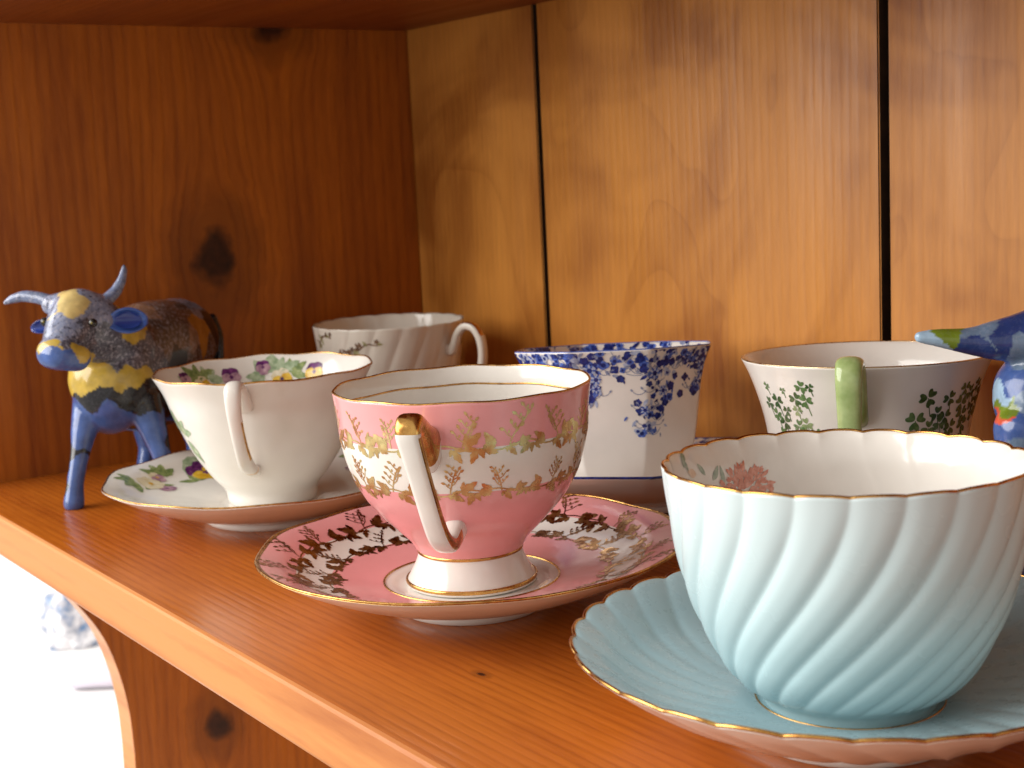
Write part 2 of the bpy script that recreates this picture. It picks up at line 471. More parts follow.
# blue flower cup: eight flats, flaring lip
H4 = 0.0640
blue_outer = [(0, 0.003), (0.018, 0.003), (0.0225, 0.0008), (0.0236, 0.0), (0.0252, 0.0), (0.0262, 0.0020), (0.0284, 0.0065), (0.0318, 0.015), (0.0348, 0.026), (0.0366, 0.038), (0.0384, 0.050), (0.0404, 0.058), (0.0430, H4)]
blue_inner = [(0.0430, H4), (0.0423, H4 + 0.0001), (0.0390, 0.0575), (0.0370, 0.050), (0.0352, 0.038), (0.0333, 0.026), (0.0300, 0.015), (0.024, 0.0085), (0.012, 0.0060), (0, 0.0056)]
def octo(n, amp, ph=0.0):
    def mod(th, r, z, k=1.0):
        a = (th - ph) % (2 * np.pi / n) - np.pi / n
        g = np.cos(np.pi / n) / np.cos(a)                  # flat sided polygon
        f = amp(r, z)
        return r * (1 + f * (g / np.cos(np.pi / n) - 1.02)), z, th
    return mod
vd_cup = Vessel(blue_outer, blue_inner, octo(8, lambda r, z: 0.75 * smooth01(0.0, 0.02, z), R(-20)))
vd_saucer = Vessel(*saucer_profile(0.0735, 0.0215, 0.0270, 0.0285, 0.0070), octo(8, lambda r, z: 0.85 * smooth01(0.03, 0.069, r), R(-35.1)), up_inner=True)
# clover cup: tall with a trumpet lip
H5 = 0.0770; K5 = 0.000362
p = [(126, 0), (119.5, 13), (112, 33), (106, 53), (101, 77)]
clover_outer = [(0, 0.003), (0.016, 0.003), (0.0210, 0.0008), (0.0222, 0.0), (0.0240, 0.0), (0.0246, 0.0020), (0.0240, 0.0048), (0.0275, 0.0100), (0.0320, 0.0200), (0.0350, 0.0330)] + [(a * K5, H5 - b * K5 * 1.01) for a, b in p[::-1]]
clover_inner = [(126 * K5, H5), (126 * K5 - 0.0007, H5 + 0.0002)] + [(a * K5 - 0.0020, H5 - b * K5 * 1.01 + 0.0006) for a, b in p[1:]] + [(0.0328, 0.0330), (0.0300, 0.0205), (0.0235, 0.0115), (0.012, 0.0075), (0, 0.0070)]
vc_cup = Vessel(clover_outer, clover_inner)
# aqua cup: swirl fluted
H6 = 0.0655; K6 = 0.000253
p = [(188, 0), (185, 25), (180.5, 55), (174, 90), (166, 120), (157, 145), (144, 172), (129, 197), (112, 215), (93, 228)]
aqua_outer = [(0, 0.0028), (0.015, 0.0028), (0.0192, 0.0008), (0.0203, 0.0), (0.0220, 0.0), (0.0225, 0.0010)] + [(a * K6, H6 - b * K6 * 1.07) for a, b in p[::-1]]
aqua_inner = [(188 * K6, H6), (188 * K6 - 0.0008, H6 + 0.0001)] + [(a * K6 - 0.0022, H6 - b * K6 * 1.04 + 0.0004) for a, b in p[1:]] + [(0.012, 0.0075), (0, 0.0070)]
aqua_tw = lambda z, r: -1.20 * np.clip(1 - z / H6, 0, 1) ** 1.75
vq_cup = Vessel(aqua_outer, aqua_inner, lobes(23, lambda r, z: 0.0175 * smooth01(0.002, 0.010, z) * (1 - 0.45 * smooth01(0.045, H6, z)), lambda r, z: 0.00028 * smooth01(0.05, H6, z), twist=aqua_tw, kind='gad'), n_per=8)
vq_cup.inner_k = 0.18; vb_cup.inner_k = 0.3
vq_saucer = Vessel(*saucer_profile(0.0735, 0.0252, 0.0290, 0.0240, 0.0085, lip=0), lobes(30, lambda r, z: 0.007 * smooth01(0.050, 0.0735, r), lambda r, z: 0.00050 * smooth01(0.026, 0.06, r), twist=lambda z, r: 0.75 * (1 - r / 0.0735), kind='gad'), up_inner=True)

# where each stands (base of the thing); the shelf top is z = 0
PINK_AT = (-0.4110, 0.2680)
PANSY_AT = (-0.5884, 0.2777)
BACK_AT = (-0.6908, 0.4039)
BLUE_AT = (-0.4779, 0.3915)
CLOVER_AT = (-0.3530, 0.4091)
AQUA_AT = (-0.2491, 0.2801)
#--GEOMETRY-END--

# ------------------------------------------------------------------ room around: white wall and worktop beside the cabinet
def plain_white(name, c, rough=0.5, sc=14):
    t = NT(name)
    tc = t.n('ShaderNodeTexCoord').outputs['Object']
    t.link(t.ramp(t.noise(tc, sc, 4), [(0.3, tuple(x * 0.96 for x in c)), (0.7, c)]), t.b.inputs['Base Color'])
    t.b.inputs['Roughness'].default_value = rough
    return t.m
def box(name, lo, hi, mat, parent=None, bevel=0.0, origin=(0, 0, 0), seg=2):
    bm = bmesh.new()
    bmesh.ops.create_cube(bm, size=1.0)
    for v in bm.verts:
        v.co = Vector([(lo[i] + hi[i]) / 2 + v.co[i] * (hi[i] - lo[i]) - origin[i] for i in range(3)])
    if bevel:
        bmesh.ops.bevel(bm, geom=list(bm.edges), offset=bevel, segments=seg, affect='EDGES')
    me = bpy.data.meshes.new(name); bm.to_mesh(me); bm.free()
    me.materials.append(mat)
    o = bpy.data.objects.new(name, me); col.objects.link(o)
    if parent: o.parent = parent
    return o
WALLM = plain_white('wall_paint', (0.84, 0.84, 0.83))
tag(box('wall', (-3.4, 0.545, -1.2), (0.9, 0.60, 1.4), WALLM), kind='structure')
tag(box('worktop', (-3.2, 0.10, -0.38), (-0.98, 0.543, -0.335), plain_white('worktop_laminate', (0.85, 0.85, 0.85), 0.35), bevel=0.004), kind='structure')

# ------------------------------------------------------------------ the wooden cabinet
CO = (-0.30, 0.33, -0.42)
cab = empty('wooden_cabinet', CO)
tag(cab, 'varnished orange pine display cabinet, its open shelf holding the teacups', 'cabinet')
XL, YB, YF, ZU = -0.7680, 0.4740, 0.1815, 0.2385
def L(p): return tuple(p[i] - CO[i] for i in range(3))
W_SHELF = wood('shelf_pine', 0, (0.21, 0.032, 0.002), (0.53, 0.145, 0.014), CO, knots=[(-0.349, 0.2290, 0.0012, 2.0)], kax=(0, 1), ring=88, ringdist=5.0, rough=0.24, streak=0.32, seed=3.1, blot=1.0, bias=0.58)
W_EDGE = wood('shelf_edge_pine', 0, (0.36, 0.100, 0.020), (0.64, 0.250, 0.068), CO, ring=55, ringdist=7.0, rough=0.34, streak=0.5, seed=7.7, blot=0.8, midw=1.0, bias=0.66)
W_SIDE = wood('side_panel_pine', 2, (0.20, 0.038, 0.002), (0.52, 0.148, 0.011), CO, knots=[(0.3385, 0.1095, 0.0150, 1.3), (0.3830, 0.2390, 0.015, 0.7), (0.3160, -0.1640, 0.0100, 1.2)], kax=(1, 2), ring=74, ringdist=4.6, rough=0.42, streak=0.30, seed=1.3, blot=0.5, bias=0.58)
W_BACK = [wood('back_board_birch_%s' % n, 2, (0.27, 0.078, 0.008), (0.70, 0.295, 0.056), CO, ring=62, ringdist=2.0, contour=c, rough=0.38, streak=0.10, seed=s, blot=0.55, midw=0.32, bias=0.64, finew=0.28, linew=0.10) for n, c, s in (('plain', 4.0, 2.3), ('swirled', 6.5, 5.9), ('figured', 6.0, 9.4))]
W_TOP = wood('shaded_upper_shelf_pine', 0, (0.14, 0.024, 0.002), (0.28, 0.062, 0.006), CO, ring=60, rough=0.42, seed=4.2)  # same pine, darkened so its colour carries the underside's shade
GAPM = print_ink('painted_gap_shadow', (0.03, 0.014, 0.006), (0.06, 0.028, 0.012), 80, 0.8)  # dark colour standing in for shadow inside the board joints

def shelf_part(name, x0, x1, y0, y1, z0, z1, mtop, medge):
    """a board with an eased front edge; the sawn front takes the edge grain"""
    e = 0.0016
    prof = [(y1, z0), (y0 + e, z0), (y0 + 0.0005, z0 + 0.0005), (y0, z0 + e), (y0, z1 - e), (y0 + 0.0005, z1 - 0.0005), (y0 + e, z1), (y1, z1)]
    V = [L((x, y, z)) for x in (x0, x1) for y, z in prof]; n = len(prof)
    F = [(k, k + 1, n + k + 1, n + k) for k in range(n - 1)] + [(n - 1, 0, n, 2 * n - 1), tuple(range(n))[::-1], tuple(range(n, 2 * n))]
    fm = [0, 1, 1, 1, 1, 1, 0, 0, 0, 0]
    return mesh_obj(name, V, F, [mtop, medge], cab, fm, smooth=False)
shelf_part('shelf', XL, 0.36, YF, YB, -0.0202, 0.0, W_SHELF, W_EDGE)
shelf_part('upper_shelf', XL, 0.36, YF, YB, ZU, ZU + 0.020, W_TOP, W_EDGE)
# back boards with open joints
gx = [XL + 0.0002, -0.6366, -0.3990, -0.1610, 0.0770, 0.36]
gw = [0, 0.0020, 0.0025, 0.0026, 0.0026, 0]
for k in range(5):
    b = box('back_board', (gx[k] + gw[k], YB + 0.0002, -0.40), (gx[k + 1] - gw[k + 1], YB + 0.012, ZU + 0.14), W_BACK[(0, 1, 2, 0, 1)[k]], cab, bevel=0.0006, origin=CO, seg=2)
    b.data.materials.append(GAPM)                         # shadow in the joints, painted on the board edges
    for f in b.data.polygons:
        if abs(f.normal.x) > 0.85: f.material_index = 1
box('backing_panel', (XL, YB + 0.0125, -0.40), (0.36, YB + 0.018, ZU + 0.14), GAPM, cab, origin=CO)
# side panel with its cut-out below the shelf
def side_panel():
    pts = [(YB + 0.018, -0.42), (0.190, -0.42), (0.190, -0.345)]
    # scallop: measured curve from the shelf downwards, mirrored about z = -0.168
    half = [(0.1905, -0.0225), (0.206, -0.036), (0.2265, -0.056), (0.2430, -0.0785), (0.2530, -0.0960), (0.2600, -0.1180), (0.2640, -0.1420), (0.2650, -0.1680)]
    sp = spline(half, 6)
    low = [(y, -0.336 - z) for y, z in sp][:-1]
    pts += [(y, z) for y, z in low] + [(y, z) for y, z in sp[::-1]]
    pts += [(0.184, -0.0215), (0.184, ZU + 0.14), (YB + 0.018, ZU + 0.14)]
    T = 0.020; e = 0.0012
    bm = bmesh.new()
    a = [bm.verts.new(L((XL - 0.0002, y, z))) for y, z in pts]
    b = [bm.verts.new(L((XL - T, y, z))) for y, z in pts]
    n = len(pts)
    f1 = bm.faces.new(a); f2 = bm.faces.new(b[::-1])
    for k in range(n):
        f = bm.faces.new((a[k], b[k], b[(k + 1) % n], a[(k + 1) % n])); f.material_index = 1
    bmesh.ops.recalc_face_normals(bm, faces=bm.faces)
    bmesh.ops.triangulate(bm, faces=[f1, f2])
    me = bpy.data.meshes.new('side_panel'); bm.to_mesh(me); bm.free()
    me.materials.append(W_SIDE); me.materials.append(W_EDGE)
    o = bpy.data.objects.new('side_panel', me); col.objects.link(o); o.parent = cab
    return o
side_panel()

# ------------------------------------------------------------------ gold garland used on the pink cup and saucer
def garland(pr, side, q0, circ_r, rng, step, sprig, leafL, th_from=0.0, th_to=2 * math.pi, up=1, mi=0, spread=1.0):
    n = int(round((th_to - th_from) * circ_r / step))
    for k in range(n):
        th = th_from + (k + 0.5) * (th_to - th_from) / n
        u = np.linspace(-step * 0.55, step * 0.55, 11)
        ph = k * 1.9
        y = 0.0011 * np.sin(u / step * 2 * np.pi * 0.9 + (k % 2) * np.pi)
        pr.line(th, q0, np.stack([u, y], -1), 0.00055, mi)
        # broad leaves along the stem
        for j, (x, a, sc) in enumerate(((-0.36, 2.4, 1.0), (-0.10, -0.75, 0.95), (0.12, 0.55, 1.1), (0.34, -2.2, 0.9), (0.42, -0.5, 0.8))):
            pr.layer = j % 2
            aa = a + rng.uniform(-0.3, 0.3)
            sl = leafL * sc * rng.uniform(0.75, 1.35)
            pr.leaf(th, q0, x * step, 0.0004 * math.sin(x * 9), aa, sl, sl * 0.44, mi, 0.18)
            pr.leaf(th, q0, x * step + 0.0004, 0, aa + 0.85, sl * 0.70, sl * 0.30, mi, 0.15)
            pr.leaf(th, q0, x * step - 0.0004, 0, aa - 0.75, sl * 0.5, sl * 0.24, mi, 0.15)
        # rising sprig: twig with berried side shoots
        x0 = (-0.30 + 0.4 * rng.random()) * step; lean = rng.uniform(-0.7, 0.8); sprig_k = sprig; sprig = sprig_k * rng.uniform(0.75, 1.15)
        t = np.linspace(0, 1, 8)
        sx = x0 + lean * sprig * t ** 1.4; sy = up * sprig * t
        pr.line(th, q0, np.stack([sx, sy], -1), 0.00042, mi)
        for j in range(7):
            tt = 0.22 + 0.12 * j
            bx, by = x0 + lean * sprig * tt ** 1.4, up * sprig * tt
            sd = 1 if j % 2 else -1
            ln = sprig * (0.40 - 0.025 * j) * spread * rng.uniform(0.6, 1.25)
            ex, ey = bx + sd * ln * 0.72, by + up * ln * 0.8
            pr.line(th, q0, [(bx, by), ((bx + ex) / 2 + sd * ln * 0.10, (by + ey) / 2 - up * ln * 0.06), (ex, ey)], 0.00034, mi)
            pr.leaf(th, q0, ex, ey, math.atan2(up * 0.8, sd * 0.72) + rng.uniform(-0.5, 0.5), sprig * 0.19, sprig * 0.11, mi)
            pr.leaf(th, q0, (bx + ex) / 2, (by + ey) / 2, math.atan2(up * 1.0, -sd * 0.3), sprig * 0.14, sprig * 0.08, mi)
        sprig = sprig_k

rng = random.Random(5)
# ------------------------------------------------------------------ pink cup and saucer
t = empty('saucer', (*PINK_AT, 0.0))
tag(t, 'pink saucer with gold leaf garlands on a white band, under the pink cup', 'saucer', 'saucers on the shelf')
Q1, Q2, QW = 0.0150, 0.0275, 0.0462
vp_saucer.mesh('dish', [WHITE, PINK, GOLD], lambda sd, r, z, q: 0 if sd == 'o' else (2 if q < 0.0019 else (0 if Q1 < q < Q2 or q > QW + 0.0002 else 1)), t, cuts=[('i', 0.0019), ('i', Q1), ('i', Q2), ('i', QW + 0.0002)])
vp_saucer.ring('gilt_edge', 'i', 0.0006, 0.00045, GOLD, t)
vp_saucer.ring('gilt_ring', 'i', QW, 0.00042, GOLD, t)
pr = Print(vp_saucer, 'i')
garland(pr, 'i', Q1, 0.060, rng, 0.0205, 0.0115, 0.0064, up=1, spread=1.0)
garland(pr, 'i', Q2, 0.047, rng, 0.0185, 0.0090, 0.0058, up=1, spread=0.9)
pr.build('gilt_garland', [GOLDL], t)

t = empty('teacup', (*PINK_AT, 0.0086))
tag(t, 'pink footed teacup with white band and gold leaf garlands', 'teacup', 'teacups on the shelf')
C1, C2 = 0.0148, 0.0306
SN = float(np.interp(0.0122, vp_cup.o[::-1, 1][20:], vp_cup.so[::-1][20:]))
def zone_pink(sd, r, z, q):
    if sd == 'i': return 0
    if q < C1: return 1
    if q < C2: return 0
    if z > 0.0124: return 1
    return 0
vp_cup.mesh('body', [WHITE, PINK], zone_pink, t, cuts=[('o', C1), ('o', C2)])
vp_cup.ring('gilt_edge', 'i', 0.0004, 0.00042, GOLD, t)
qi = 0.0075
vp_cup.ring('gilt_ring', 'i', qi, 0.00036, GOLD, t, flat=0.5)
def o_at(v, z):                                           # arc length on the outer wall at height z (upper branch)
    k = np.argmax(v.o[:, 1] <= z); return float(v.so[k])
vp_cup.ring('gilt_ring', 'o', o_at(vp_cup, 0.0120), 0.00065, GOLD, t, flat=0.7)
vp_cup.ring('gilt_ring', 'o', o_at(vp_cup, 0.0018), 0.0008, GOLD, t, flat=0.6)
pr = Print(vp_cup, 'o')
garland(pr, 'o', C1, 0.0435, rng, 0.0178, 0.0100, 0.0056, up=1)
garland(pr, 'o', C2, 0.0390, rng, 0.0170, 0.0090, 0.0052, up=1)
pr.build('gilt_garland', [GOLDC], t)
ha = R(-49)
hp = [(0.0420, 0.0555), (0.0455, 0.0575), (0.0505, 0.0612), (0.0560, 0.0652), (0.0600, 0.0672), (0.0622, 0.0652), (0.0615, 0.0590), (0.0590, 0.0505), (0.0560, 0.0420), (0.0528, 0.0340), (0.0490, 0.0278), (0.0430, 0.0244), (0.0360, 0.0252), (0.0298, 0.0270)]
handle('handle', t, hp, [0.0090, 0.0090, 0.0086, 0.0084, 0.0084, 0.0082, 0.0076, 0.0072, 0.0070, 0.0070, 0.0072, 0.0070, 0.0068, 0.0068], [0.0170, 0.0130, 0.0085, 0.0064, 0.0056, 0.0052, 0.0050, 0.0048, 0.0048, 0.0050, 0.0052, 0.0058, 0.0070, 0.0085], [WHITE, GOLD], ha,
       zone=lambda u, a: 1 if (u < 0.40 and u > 0.05 and (u > 0.27 or math.cos(a) > -2)) or (0.40 <= u < 0.93 and abs(math.sin(a)) > 0.86 and math.sin(a) > 0 and u > 0.42) else 0, K=18, sq=3.0, ang_low=R(-41))

# ------------------------------------------------------------------ pansy cup and saucer
VIO = print_ink('violet_petal', (0.055, 0.012, 0.075), (0.20, 0.05, 0.20), 330, wash=0.6)
YEL = print_ink('yellow_petal', (0.62, 0.34, 0.02), (0.80, 0.55, 0.06), 330, wash=0.6)
GRN = print_ink('green_leaf', (0.13, 0.20, 0.07), (0.33, 0.40, 0.16), 330, wash=0.6)
PGRN = print_ink('pale_green_leaf', (0.24, 0.34, 0.20), (0.46, 0.55, 0.38), 330, wash=0.6)
PALE = print_ink('pale_petal', (0.62, 0.54, 0.34), (0.76, 0.70, 0.55), 330, wash=0.6)
MAU = print_ink('mauve_petal', (0.30, 0.16, 0.24), (0.55, 0.36, 0.42), 330, wash=0.6)
PM = [VIO, YEL, GRN, PGRN, PALE, MAU]
def pansy(pr, th, q, x, y, r, up, low, rot, ctr=0):
    """five petals: two behind, two beside, the lip in front"""
    for k, (a, d, s, c) in enumerate(((rot + 0.6, 0.62, 0.72, up), (rot - 0.6, 0.62, 0.72, up), (rot + 1.75, 0.55, 0.66, low), (rot - 1.75, 0.55, 0.66, low), (rot + math.pi, 0.55, 0.80, low))):
        pr.layer = 2 + k
        pr.blob(th, q, x + r * d * math.cos(a), y + r * d * math.sin(a), r * s, c, 5, 0.07, k, n=16)
    pr.layer = 8
    pr.blob(th, q, x, y, r * 0.24, ctr, 6, 0.3)
def leafspray(pr, th, q, x, y, n, L_, a0, spread, c, rng):
    for k in range(n):
        pr.layer = k % 2
        a = a0 + spread * (k / max(1, n - 1) - 0.5) + rng.uniform(-0.15, 0.15)
        l = L_ * rng.uniform(0.75, 1.15)
        pr.leaf(th, q, x, y, a, l, l * 0.46, c, 0.12)
rng = random.Random(11)
t = empty('saucer', (*PANSY_AT, 0.0))
tag(t, 'white saucer printed with yellow and purple pansies, between blue bull and pink saucer', 'saucer', 'saucers on the shelf')
vn_saucer.mesh('dish', [WHITE], lambda *a: 0, t)
vn_saucer.ring('gilt_edge', 'i', 0.0006, 0.00042, GOLD, t)
for th0 in (R(-152), R(-32), R(88)):
    pr = Print(vn_saucer, 'i')
    leafspray(pr, th0, 0.017, 0.004, 0.002, 4, 0.012, 2.0, 2.0, 2, rng)
    leafspray(pr, th0 - R(16), 0.012, 0.004, 0.0, 5, 0.013, -2.6, 1.6, 3, rng)
    pansy(pr, th0 - R(17), 0.026, -0.002, 0.004, 0.0078, 0, 1, 1.2)
    leafspray(pr, th0 + R(15), 0.019, 0.0, 0.0, 5, 0.010, 2.0, 4.0, 2, rng)
    pansy(pr, th0 + R(13), 0.0175, 0.003, 0.0, 0.0052, 4, 4, 0.4, 1)
    pansy(pr, th0 + R(7), 0.0150, 0.0, 0.0, 0.0034, 4, 5, 1.4, 1)
    pansy(pr, th0 + R(16), 0.0195, 0.0, -0.006, 0.0036, 5, 5, 0.4)
    leafspray(pr, th0 + R(22), 0.012, 0.0, 0.0, 4, 0.011, 0.6, 2.2, 2, rng)
    pansy(pr, th0 - R(22), 0.030, 0, 0.0, 0.0040, 0, 1, 2.0)
    leafspray(pr, th0 - R(8), 0.029, 0, 0.0, 3, 0.009, 1.6, 2.4, 2, rng)
    pr.build('pansy_spray', PM, t)

t = empty('teacup', (*PANSY_AT, 0.0080))
tag(t, 'white flared teacup with pansies printed inside, beside the blue bull', 'teacup', 'teacups on the shelf')
vn_cup.mesh('body', [WHITE], lambda *a: 0, t)
vn_cup.ring('gilt_edge', 'i', 0.0004, 0.00045, GOLD, t)
for th0, m_ in ((R(-160), 0), (R(145), 1), (R(30), 0), (R(-70), 1)):
    pr = Print(vn_cup, 'i')
    leafspray(pr, th0, 0.010, 0.0, 0.0, 4, 0.0105, 1.5, 2.6, 2 if m_ == 0 else 3, rng)
    leafspray(pr, th0 + R(9), 0.012, 0.0, 0.0, 4, 0.0095, 0.6, 2.6, 3, rng)
    leafspray(pr, th0 - R(8), 0.011, 0.0, 0.0, 3, 0.0085, 2.4, 1.8, 3 if m_ == 0 else 2, rng)
    pansy(pr, th0 + R(10), 0.008, 0.0, 0.0, 0.0030, 0, 5, 1.5)
    pansy(pr, th0 - R(24), 0.0110, 0.0, 0.0, 0.0040, 0, 1 if m_ else 5, 1.5)
    pansy(pr, th0 - R(2), 0.014, 0.0, 0.0, 0.0042, 4, 1, 1.2)
    pr.build('inner_pansy_spray', PM, t)
for th0 in (R(-97), R(90)):
    pr = Print(vn_cup, 'o')
    leafspray(pr, th0, 0.026, 0.0, 0.0, 4, 0.010, 1.2, 2.2, 3, rng)
    pr.leaf(th0 + R(2), 0.030, 0.001, 0.0, -1.3, 0.013, 0.0062, 3, 0.1)
    pr.leaf(th0 - R(6), 0.016, 0.0, 0.0, -1.0, 0.009, 0.0035, 3, 0.1)
    pansy(pr, th0 - R(22), 0.024, 0.0, 0.0, 0.0070, 0, 1, 1.2)
    pr.build('outer_pansy_spray', PM, t)
hp = [(0.0432, 0.0490), (0.0470, 0.0530), (0.0525, 0.0582), (0.0580, 0.0605), (0.0620, 0.0590), (0.0628, 0.0530), (0.0600, 0.0440), (0.0545, 0.0340), (0.0480, 0.0262), (0.0420, 0.0225), (0.0355, 0.0205), (0.0298, 0.0190)]
handle('handle', t, hp, [0.0082, 0.0078, 0.0072, 0.0074, 0.0072, 0.0066, 0.0060, 0.0060, 0.0068, 0.0072, 0.0066, 0.0050], [0.0060, 0.0052, 0.0046, 0.0044, 0.0042, 0.0040, 0.0038, 0.0038, 0.0042, 0.0046, 0.0052, 0.0056], [WHITE, GOLD], R(-37.5),
       zone=lambda u, a: 1 if (0.32 < u < 0.42 and math.cos(a) < -0.2 and abs(math.sin(a)) > 0.35) or (0.52 < u < 0.70 and math.sin(a) > 0.55 and math.cos(a) < 0.6) or (0.825 < u < 0.845) else 0, K=20, sq=2.3, n_per=12)

# ------------------------------------------------------------------ swirl cup at the back
t = empty('teacup', (*BACK_AT, 0.0))
tag(t, 'cream swirl fluted teacup with loop handle in the back corner', 'teacup', 'teacups on the shelf')
vb_cup.mesh('body', [CREAM], lambda *a: 0, t, nth=288)
vb_cup.ring('gilt_edge', 'i', 0.0004, 0.00050, GOLD, t, nth=320)
BRN = print_ink('brown_sprig', (0.10, 0.05, 0.03), (0.25, 0.14, 0.08)); OLV = print_ink('olive_sprig', (0.22, 0.20, 0.08), (0.45, 0.42, 0.22))
rng = random.Random(3)
for th0, q0 in ((R(-52), 0.010), (R(-72), 0.014), (R(-92), 0.006), (R(60), 0.010), (R(180), 0.010)):
    pr = Print(vb_cup, 'o')
    u = np.linspace(-0.009, 0.009, 9)
    pr.line(th0, q0, np.stack([u, 0.25 * u + 0.0012 * np.sin(u * 500)], -1), 0.00075, 0)
    for k in range(7):
        x = rng.uniform(-0.009, 0.010); y = 0.25 * x
        pr.leaf(th0, q0, x, y, rng.uniform(-3, 3), 0.0036, 0.0017, rng.choice((0, 0, 1)), 0.1)
    pr.blob(th0, q0, 0.0085, 0.0032, 0.0013, 0, 5, 0.3)
    pr.blob(th0, q0, -0.003, -0.0036, 0.0018, 1, 5, 0.3)
    pr.build('sprig_print', [BRN, OLV], t)
hp = [(0.0395, 0.0575), (0.0418, 0.0555), (0.0440, 0.0585), (0.0470, 0.0650), (0.0515, 0.0690), (0.0570, 0.0685), (0.0610, 0.0635), (0.0625, 0.0555), (0.0610, 0.0460), (0.0560, 0.0370), (0.0490, 0.0295), (0.0420, 0.0255), (0.0340, 0.0240)]
handle('handle', t, hp, 0.0058, [0.0062, 0.0054, 0.0046, 0.0042, 0.0044, 0.0046, 0.0046, 0.0044, 0.0044, 0.0042, 0.0044, 0.0050, 0.0058], [CREAM, GOLD], R(22),
       zone=lambda u, a: 1 if (0.10 < u < 0.50 and math.cos(a) > 0.80) else 0, K=16)

# ------------------------------------------------------------------ blue flower cup and saucer, tilted on the pink saucer's edge
INK = [print_ink('dark_blue_ink', (0.006, 0.012, 0.085), (0.022, 0.045, 0.26), 700), print_ink('mid_blue_ink', (0.028, 0.070, 0.34), (0.11, 0.19, 0.55), 700), print_ink('pale_blue_ink', (0.30, 0.36, 0.56), (0.50, 0.54, 0.66), 700), print_ink('grey_blue_ink', (0.16, 0.19, 0.32), (0.32, 0.35, 0.45), 700)]
BONE = porcelain('bone_china', (0.78, 0.735, 0.685))
def blue_flower(pr, th, q, r, rng, dark=None):
    pr.layer = rng.randrange(6)
    c = rng.choice((0, 0, 0, 1, 1, 2)) if dark is None else dark
    pr.blob(th, q, 0, 0, r, c, rng.choice((3, 4, 5)), rng.uniform(0.08, 0.24), rng.uniform(0, 6), n=15, sy=rng.uniform(0.75, 1.0))
    if r > 0.0012 and c:
        pr.layer += 2
        pr.blob(th, q, 0, 0, r * 0.5, 0, 0, n=7)
def daisy(pr, th, q, r, rng):
    for k in range(12):
        a = k * math.pi / 6
        pr.layer = 7 + k % 2
        pr.leaf(th, q, 0.2 * r * math.cos(a), 0.2 * r * math.sin(a), a, r * 0.9, r * 0.36, 2 if k % 2 else 1)
    pr.layer = 10
    pr.blob(th, q, 0, 0, r * 0.42, 0, 0, n=9)
def ditsy(pr, qa, qb, rad, n, rng, rmin=0.0007, rmax=0.0021):
    for k in range(n):
        th = rng.uniform(-math.pi, math.pi); q = qa + (qb - qa) * rng.random() ** 0.9
        w = rng.random()
        if w < 0.48: blue_flower(pr, th, q, rng.uniform(rmin, rmax), rng)
        elif w < 0.80:
            pr.layer = rng.randrange(6); l = rng.uniform(0.0022, 0.0048)
            pr.leaf(th, q, 0, 0, rng.uniform(-3.1, 3.1), l, l * 0.45, rng.choice((0, 1, 2, 3, 3)), 0.1)
        else:
            pr.layer = 0; a = rng.uniform(-3.1, 3.1); u = np.linspace(0, rng.uniform(0.003, 0.006), 6)
            pr.line(th, q, np.stack([u * math.cos(a) - 40 * u * u * math.sin(a), u * math.sin(a) + 40 * u * u * math.cos(a)], -1), 0.0003, 3)
def blue_spray(pr, th, q, length, width, rng, n, lean=0.0):
    """a hanging spray: dense at the top and thinning to curled tips"""
    r = float(pr.v.rz(pr.side, q)[0])
    for k in range(n):
        u = rng.random() ** 1.3
        x = rng.gauss(lean * u * length, width * (1 - 0.55 * u) * 0.55); qq = q + u * length
        w = rng.random()
        if w < 0.42: blue_flower(pr, th + x / r, qq, rng.uniform(0.0007, 0.0020), rng)
        elif w < 0.68:
            l = rng.uniform(0.0018, 0.0036); pr.layer = rng.randrange(5)
            pr.leaf(th + x / r, qq, 0, 0, rng.uniform(-2.6, -0.5), l, l * 0.42, rng.choice((0, 1, 2, 3)), 0.1)
        else:
            pr.layer = 0; s_ = rng.choice((-1, 1)); v_ = np.linspace(0, 1, 9); L_ = rng.uniform(0.004, 0.008)
            a = -math.pi / 2 + s_ * (0.2 + 2.2 * v_)
            pts = np.cumsum(np.stack([np.cos(a), np.sin(a)], -1) * L_ / 9, 0)
            pr.line(th + x / r, qq, pts, 0.00030, 3)
            pr.leaf(th + x / r, qq, *pts[-1], float(a[-1]), 0.0016, 0.0009, 3)
    for k in range(3):
        u = 0.15 + 0.25 * k
        daisy(pr, th + (rng.uniform(-0.4, 0.4) * width + lean * u * length) / r, q + u * length, 0.0027 - 0.0004 * k, rng)
tilt_axis = Vector((CR.x, CR.y, 0)).normalized()
TILT = Matrix.Rotation(R(-5.0), 4, tilt_axis)
def place_tilted(o, at, zloc):
    piv = Vector((BLUE_AT[0], BLUE_AT[1], 0.0022))
    M_ = Matrix.Translation(piv) @ TILT @ Matrix.Translation(-piv) @ Matrix.Translation(Vector((*at, zloc + 0.0022)))
    o.location = M_.translation; o.rotation_euler = M_.to_euler()
rng = random.Random(21)
t = empty('saucer', (*BLUE_AT, 0)); place_tilted(t, (BLUE_AT[0] + 0.0040, BLUE_AT[1] + 0.0055), 0.0)
tag(t, 'white saucer with blue flower border, tipped up against the pink saucer', 'saucer', 'saucers on the shelf')
vd_saucer.mesh('dish', [BONE], lambda *a: 0, t)
vd_saucer.ring('blue_edge', 'i', 0.0005, 0.00055, INK[0], t)
pr = Print(vd_saucer, 'i'); ditsy(pr, 0.001, 0.012, 0.065, 620, rng, 0.0008, 0.0022); ditsy(pr, 0.012, 0.022, 0.055, 120, rng)
pr.build('blue_flower_print', INK, t)
t = empty('teacup', (*BLUE_AT, 0)); place_tilted(t, BLUE_AT, 0.0062)
tag(t, 'white panelled teacup with small blue flowers hanging from the rim', 'teacup', 'teacups on the shelf')
